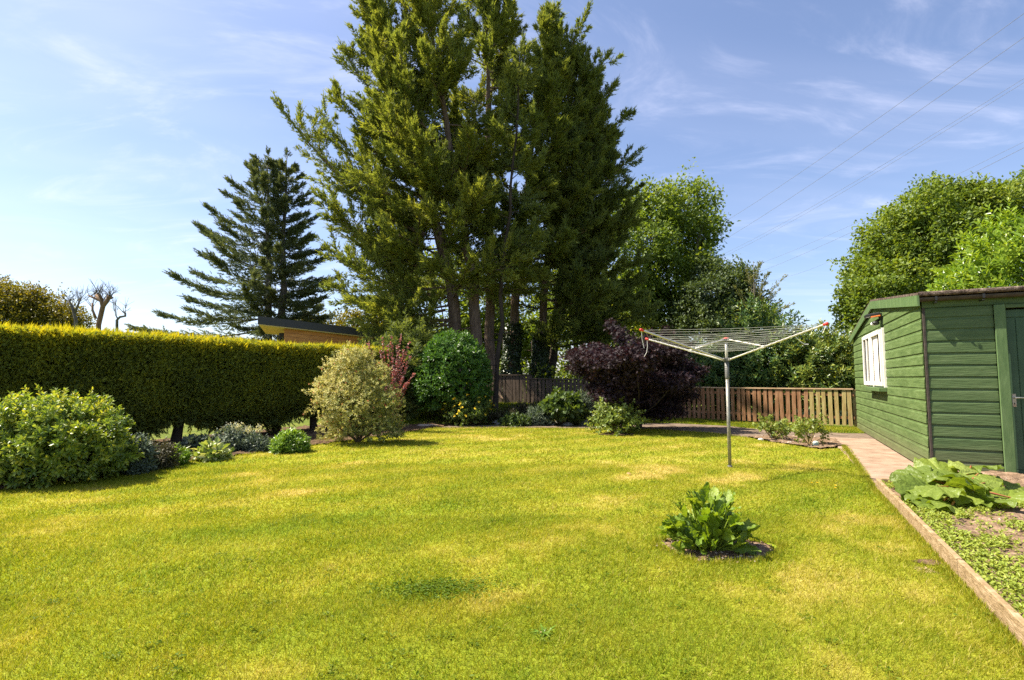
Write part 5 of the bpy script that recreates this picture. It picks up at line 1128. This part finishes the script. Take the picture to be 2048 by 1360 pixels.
RK = [(994, 851, .13, .10, 'rounded grey rock, leftmost of the border stones'), (1009, 852, .09, .08, 'small pale rock, second from the left in the border row'), (1024, 853, .11, .06, 'low dark rock in front of the dark leafy plant'), (1102, 852, .12, .09, 'grey rock under the left side of the hydrangea'), (1117, 850, .12, .10, 'pale-topped rock beneath the hydrangea'), (1135, 853, .15, .08, 'broad flat grey rock below the hydrangea leaves'), (1168, 852, .14, .12, 'largest grey rock, rightmost of the border row')]
for k, (px, py, sx, sz, lab) in enumerate(RK): rock(G(px, py - 1.5), sx, sx * .75, sz, 20 + k, 'rock', lab, M_ROCK, 'rocks edging the far border')
rock(G(856, 853), .30, .16, .05, 40, 'flat_stone', 'pale flat stone at the lawn corner, left of the yellow-flowered shrub', M_FLATSTONE)
rock(G(1522, 881), .055, .04, .04, 41, 'pebble', 'white pebble at the left end of the rose bed', M_WHITE); rock(G(1579, 887), .06, .04, .03, 42, 'pebble', 'flat white pebble between the two rose bushes', M_WHITE)

# ---- big-leaved plants: curved, ruffled leaf blades
def leaf_grid(r, base, d, up, L_, Wd, nu=9, nv=5, bend=.6, fold=.25, ruf=.05, heart=0.0, roll=0.0, outline=None, notch=0):
    d = nrm(d); side = nrm(np.cross(d, up)); n = np.cross(side, d); V = []; p = np.array(base, float); dd = d.copy(); ph = r.uniform(0, 6, 4)
    for i in range(nu + 1):
        t_ = i / nu; w = outline(t_) * Wd / 2
        for j in range(-nv, nv + 1):
            s_ = j / nv
            rf = ruf * L_ * abs(s_) ** 1.6 * (sin(t_ * 17 + ph[0] + s_ * 2) + .6 * sin(t_ * 31 + ph[1] - s_ * 3)) + .012 * L_ * sin(abs(s_) * 9 + t_ * 22) * (abs(s_) > .05)
            ed = 1 + notch * abs(s_) ** 3 * sin(t_ * 26 + ph[2])
            back = -heart * L_ * abs(s_) ** 1.5 * max(0, .5 - t_) * 2
            V.append(p + side * (w * s_ * ed) + n * (fold * w * abs(s_) + rf + roll * w * s_) + dd * back)
        a = -bend / nu; dd, n = dd * cos(a) + n * sin(a), n * cos(a) - dd * sin(a); p = p + dd * (L_ / nu)
    k = 2 * nv + 1; F = [[i * k + j, i * k + j + 1, (i + 1) * k + j + 1, (i + 1) * k + j] for i in range(nu) for j in range(2 * nv)]
    return np.array(V), F
def biglv(root, name, leaves, mat, tones):
    mb = MB(); tn = []
    for (V, F), t_ in zip(leaves, tones): mb.add(V, F); tn.append(np.zeros(len(V)) + t_)
    return mb.build(name, mat, root, smooth=True, tone=np.concatenate(tn))
b = G(1416, 1098); r = RNG(91)
root = thing('horseradish_plant', 'leafy green horseradish clump in a round soil patch on the lawn', 'plant', b); lvs = []; st = MB(); tn = []
ol = lambda t_: max(.05, sin(pi * min(1, (t_ * .92 + .06))) ** .62 * (1 - .25 * t_))
for k in range(195):
    a = r.uniform(0, 2 * pi); o = r.random() ** .55; el = radians(80 - 48 * o ** 1.5 + r.normal(0, 9)); ca = np.array([cos(a), sin(a), 0])
    q = b + ca * [.10, .08, 0] * o; s0 = b + ca * [.255, .20, 0] * o + UP * (r.uniform(.02, .34) * (1 - .62 * o ** 2) + .02); dv = ca * cos(el) + UP * sin(el)
    st.tube([q, (q + s0) / 2 + UP * .01, s0], [.006, .005, .004], 5, cap=False); L_ = r.uniform(.095, .17)
    up_ = nrm(UP * .5 - ca * .6 + r.normal(0, .6, 3)); lvs.append(leaf_grid(r, s0, dv + r.normal(0, .22, 3), up_, L_, L_ * r.uniform(.46, .64), nu=9, nv=3, bend=r.uniform(-.2, .9), fold=.30, ruf=.06, outline=ol, notch=.14)); tn.append(np.clip(r.normal(.48, .24), 0, 1))
biglv(root, 'foliage', lvs, L_HORSE, tn); st.build('stalk', L_HORSE, root, tone=np.full(sum(len(v) for v in st.V), .9))
def rhubarb_leaf(r, base, d, up, L_):
    d = nrm(d); side = nrm(np.cross(d, up)); n = np.cross(side, d); na, nr = 65, 9; V = [np.array(base)]; TV_ = [.3]; ph = r.uniform(0, 6, 4); cup = r.uniform(-.5, .25); droop = r.uniform(.1, .45)
    for i in range(1, nr + 1):
        q = i / nr
        for j in range(na):
            a = (j / (na - 1) - .5) * 2 * radians(158); R_ = L_ * (.62 + .38 * cos(a * .5) ** 2) * (1 - .18 * sstep(2.0, 2.7, abs(a))) * (1 + .05 * sin(a * 5 + ph[0]) + .035 * sin(a * 13 + ph[1])) * .92
            w = R_ * q; vein = abs(sin(a * 3.6)); TV_.append(.42 * max(0, 1 - vein / .30) * (1 - .5 * q))
            z = .055 * L_ * (vein - .5) * q ** .8 * 1.2 + L_ * cup * .35 * (q ** 2) * sin(a) ** 2 - droop * L_ * q ** 2 * .55 + .07 * L_ * q ** 3 * (sin(a * 9 + ph[2]) + .6 * sin(a * 17 + ph[3])) + .012 * L_ * sin(q * 26) * vein
            V.append(base + d * (w * cos(a)) + side * (w * sin(a) * .92) + n * z)
    F = [[0, 1 + j, 2 + j] for j in range(na - 1)] + [[1 + (i - 1) * na + j, 1 + i * na + j, 2 + i * na + j, 2 + (i - 1) * na + j] for i in range(1, nr) for j in range(na - 1)]
    rhubarb_leaf.tv = np.array(TV_)
    return np.array(V), F
b = G(1928, 1014); b[2] = .08; r = RNG(92)
root = thing('rhubarb_plant', 'large-leaved rhubarb with red stalks beside the shed door', 'plant', b); lvs = []; st = MB(); tn = []
ol2 = lambda t_: max(.03, (sin(pi * min(1, t_ * .80 + .20)) ** .75))
rb = [(1835, 960, .1, 1.25), (1865, 975, -.3, 1.0), (1900, 945, .15, 1.3), (1880, 1005, -.45, 1.1), (1930, 950, .3, 1.25), (1965, 945, .3, 1.2), (1985, 965, .1, 1.1), (2000, 1000, -.1, 1.1), (2030, 1000, .0, 1.1), (1840, 990, -.2, 1.0), (1815, 975, .2, .95), (1980, 1005, -.4, .9), (1945, 930, .5, 1.1), (1870, 945, .4, 1.05), (1915, 985, -.3, .9), (2020, 970, .3, 1.0), (1955, 985, -.35, .9), (1850, 1000, -.4, .85), (1900, 1015, -.55, .95), (2045, 1015, -.2, .9), (1930, 970, -.1, 1.0), (1890, 965, .1, 1.0)]
for k, (px, py, yo, sc) in enumerate(rb):
    e = D(px, py, b[1] + yo); e[2] = max(e[2], .13); dv = (e - b); hz_ = nrm(dv * [1, 1, .0] + [1e-4, 0, 0]); L_ = .27 * sc * r.uniform(.9, 1.15)
    s0 = e - hz_ * L_ * .35; q = b + nrm(dv * [1, 1, 0]) * .05; m_ = (q + s0) / 2 + UP * .06; st.tube([q, m_, s0], [.014, .012, .008], 7, cap=False)
    tilt = r.uniform(-.25, .30); d_ = nrm(hz_ * 1.0 + UP * tilt + r.normal(0, .2, 3)); u_ = UP + r.normal(0, .28, 3) - np.array([0, .45, 0]); lvs.append(rhubarb_leaf(r, s0, d_, u_, L_ * 1.08)); tn.append(np.clip(r.normal(.40, .18) + rhubarb_leaf.tv, 0, 1))
biglv(root, 'foliage', lvs, L_RHUB, tn); st.build('stalk', M_REDSTEM, root, smooth=True)

# ---- weeds in the vegetable bed
lv = Leaves(93); r = lv.r; n = 42000; P2 = np.column_stack([r.uniform(.5, 7, n), r.uniform(1.5, 6.6, n)]); k = inpoly(P2, bl); P2 = P2[k]
dn = vnoise(P2[:, 0], P2[:, 1], .45, 21) * .7 + vnoise(P2[:, 0], P2[:, 1], .17, 22) * .4 + .16 * sstep(4.6, 3.2, P2[:, 1]) - .25 * sstep(5.0, 5.7, P2[:, 1]) - .25 * sstep(3.9, 4.6, P2[:, 0])
k = dn > .35 + r.normal(0, .09, len(P2)); P2 = P2[k]; n = len(P2)
for j in range(6):
    a = r.uniform(0, 2 * pi, n); d = nrm(np.column_stack([np.cos(a), np.sin(a), r.uniform(.2, 1.1, n)])); lv.add(T_LEAF, np.column_stack([P2 + r.normal(0, .006, (n, 2)), .085 + r.uniform(0, .03, n)]), d, UP + r.normal(0, .25, (n, 3)), r.uniform(.014, .034, n), r.uniform(.010, .018, n), np.clip(r.normal(.5, .22, n), 0, 1))
tag(lv.build('weed_seedlings', L_WEED), 'dense carpet of tiny yellow-green weeds on the vegetable bed', 'weeds', kind='stuff')

# ---- small things on the lawn
for k, (px, py) in enumerate([(1624, 972), (1635, 972), (1671, 977.5), (1671, 982.5)]):
    b = G(px, py); rt = thing('yellow_flower', ['leftmost yellow lawn flower near the shed path', 'yellow lawn flower just right of the leftmost one', 'yellow lawn flower, upper of the right pair', 'yellow lawn flower, lower of the right pair'][k], 'flower', b, 'yellow flowers in the lawn'); r = RNG(k)
    lv = Leaves(k); n = 22; a = r.uniform(0, 2 * pi, n); d = nrm(np.column_stack([np.cos(a), np.sin(a), r.uniform(.2, .9, n)])); lv.add(T_RHOMB, np.tile(b + UP * .035, (n, 1)), d, np.tile(UP, (n, 1)) + r.normal(0, .2, (n, 3)), .017, .009, r.random(n)); lv.build('petals', L_YELLOWFL, rt)
    MB().tube([b, b + UP * .035], .0015, 5).build('stem', M_ROSESTEM, rt)
def rosette(name, label, px, py, n, L_, wd, mat, seed, cat='weed', el=(.2, .8), tone=.5):
    b = G(px, py); rt = thing(name, label, cat, b); lv = Leaves(seed); r = lv.r; a = r.uniform(0, 2 * pi, n); d = nrm(np.column_stack([np.cos(a), np.sin(a), r.uniform(*el, n)])); lv.add(T_STRAP, np.tile(b + UP * .006, (n, 1)) + r.normal(0, .012, (n, 3)) * [1, 1, 0], d, np.tile(UP, (n, 1)) + r.normal(0, .2, (n, 3)), L_ * r.uniform(.6, 1.2, n), wd, np.clip(r.normal(tone, .2, n), 0, 1)); lv.build('foliage', mat, rt); MB().tube([b, b + UP * .02], .006, 6).build('crown', M_ROSESTEM, rt)
rosette('lawn_weed', 'ragged weed rosette in the near lawn', 1082, 1272, 26, .065, .011, L_BRIGHT, 95)
rosette('dry_grass_tuft', 'dry straw tuft lying on the lawn near the edging board', 1852, 1143, 60, .07, .006, leafmat('straw', [(.30, .22, .10), (.46, .36, .18)], trans=.2), 96, el=(.05, .35))
b = G(1258, 952); lv = Leaves(97); V, F = leaf_grid(lv.r, b + UP * .03 - np.array([.035, 0, 0]), np.array([1, .1, .15]), UP - [0, .4, 0], .075, .05, nu=6, nv=2, bend=.5, fold=.3, ruf=.04, outline=lambda t_: max(.05, sin(pi * t_) ** .8)); m_ = MB(); m_.add(V, F)
tag(m_.build('fallen_leaf', leafmat('dry_leaf', [(.45, .28, .12), (.5, .32, .15)], trans=.2), origin=b, smooth=True, tone=np.full(len(V), .5)), 'dry brown leaf lying on the lawn left of the dryer', 'leaf')

# ------------------------------------------------------------------ neighbour's cabin behind the hedge
A0 = D(516, 632, 18.0); vd = nrm(np.array([.927, .375, 0])); bd = np.array([-vd[1], vd[0], 0])
zA = A0[2]; slope = -.088
root = thing('garden_cabin', 'orange timber cabin with dark sloping flat roof, behind the hedge', 'building', A0 * [1, 1, 0])
def CP(s_, q_, dz=0): return A0 * [1, 1, 0] + vd * s_ + bd * q_ + UP * (zA + slope * s_ + dz)
LN, DP = 6.4, 4.0
def cslab(m_, s0, s1, q0, q1, dz0, dz1, mi=0):
    V = [CP(s0, q0, dz0), CP(s1, q0, dz0), CP(s1, q1, dz0), CP(s0, q1, dz0), CP(s0, q0, dz1), CP(s1, q0, dz1), CP(s1, q1, dz1), CP(s0, q1, dz1)]
    m_.add(V, [[3, 2, 1, 0], [4, 5, 6, 7], [0, 1, 5, 4], [1, 2, 6, 5], [2, 3, 7, 6], [3, 0, 4, 7]], mi)
m_ = MB(); cslab(m_, 0, LN, 0, DP, -.27, 0); m_.build('roof', M_FASCIA, root)
m_ = MB(); cslab(m_, .03, LN - .03, .03, DP - .03, -.30, -.272); m_.build('soffit', M_SOFFIT, root)
m_ = MB()
s0, q0 = .85, .30
V = [CP(s0, q0, -.302), CP(LN - .2, q0, -.302), CP(LN - .2, DP - .2, -.302), CP(s0, DP - .2, -.302)]; V += [np.array([v[0], v[1], -.05]) for v in V]
m_.add(V, [[0, 1, 5, 4][::-1], [1, 2, 6, 5][::-1], [2, 3, 7, 6][::-1], [3, 0, 4, 7][::-1]])
for k in range(16):
    o = .302 + .145 * k; m_.add([CP(s0 - .01, q0 - .02, -o - .01), CP(LN - .2, q0 - .02, -o - .01), CP(LN - .2, q0 - .012, -o - .14), CP(s0 - .01, q0 - .012, -o - .14)], [[3, 2, 1, 0][::-1]][::1])
m_.build('wall', M_CABINWOOD, root)
m_ = MB(); p = CP(s0 - .02, 1.0, -.55); m_.cbox(p, -vd * .18, bd * .12, UP * .14, b=.01); m_.build('wall_lamp', M_BLACK, root)

# ------------------------------------------------------------------ overhead power lines
WL = [((2048, 29), (1438, 451), 26, 80, 'highest overhead cable crossing the sky on the right'), ((2048, 77), (1415, 500), 26, 80, 'second overhead cable from the top'), ((2048, 159), (1465, 500), 28, 84, 'upper cable of the close pair in the middle of the sky'), ((2048, 167), (1472, 502), 28.4, 84, 'lower cable of the close pair in the middle of the sky'), ((2048, 285), (1527, 525), 34, 90, 'thin cable just above the right oak'), ((2048, 297), (1520, 544), 34, 90, 'cable passing behind the top of the right oak'), ((1715, 498), (1552, 560), 60, 92, 'lowest cable, vanishing behind the birch')]
for (a, b, ya, yb, lab) in WL:
    p, q = D(*a, ya), D(*b, yb); dv = q - p; p2 = p - dv * .25; q2 = q + dv * .25; u = np.linspace(0, 1, 15)[:, None]; pts = p2 + (q2 - p2) * u - UP * (.9 * (1 - (2 * u - 1) ** 2) - .55)
    rad_ = .012 + .006 * u[:, 0] if 'close' not in lab and 'thin' not in lab and 'lowest' not in lab else .008 + .008 * u[:, 0]
    tag(MB().tube(pts, rad_, 5).build('power_line', M_WIRE, origin=p2), lab, 'power line', 'overhead power lines')
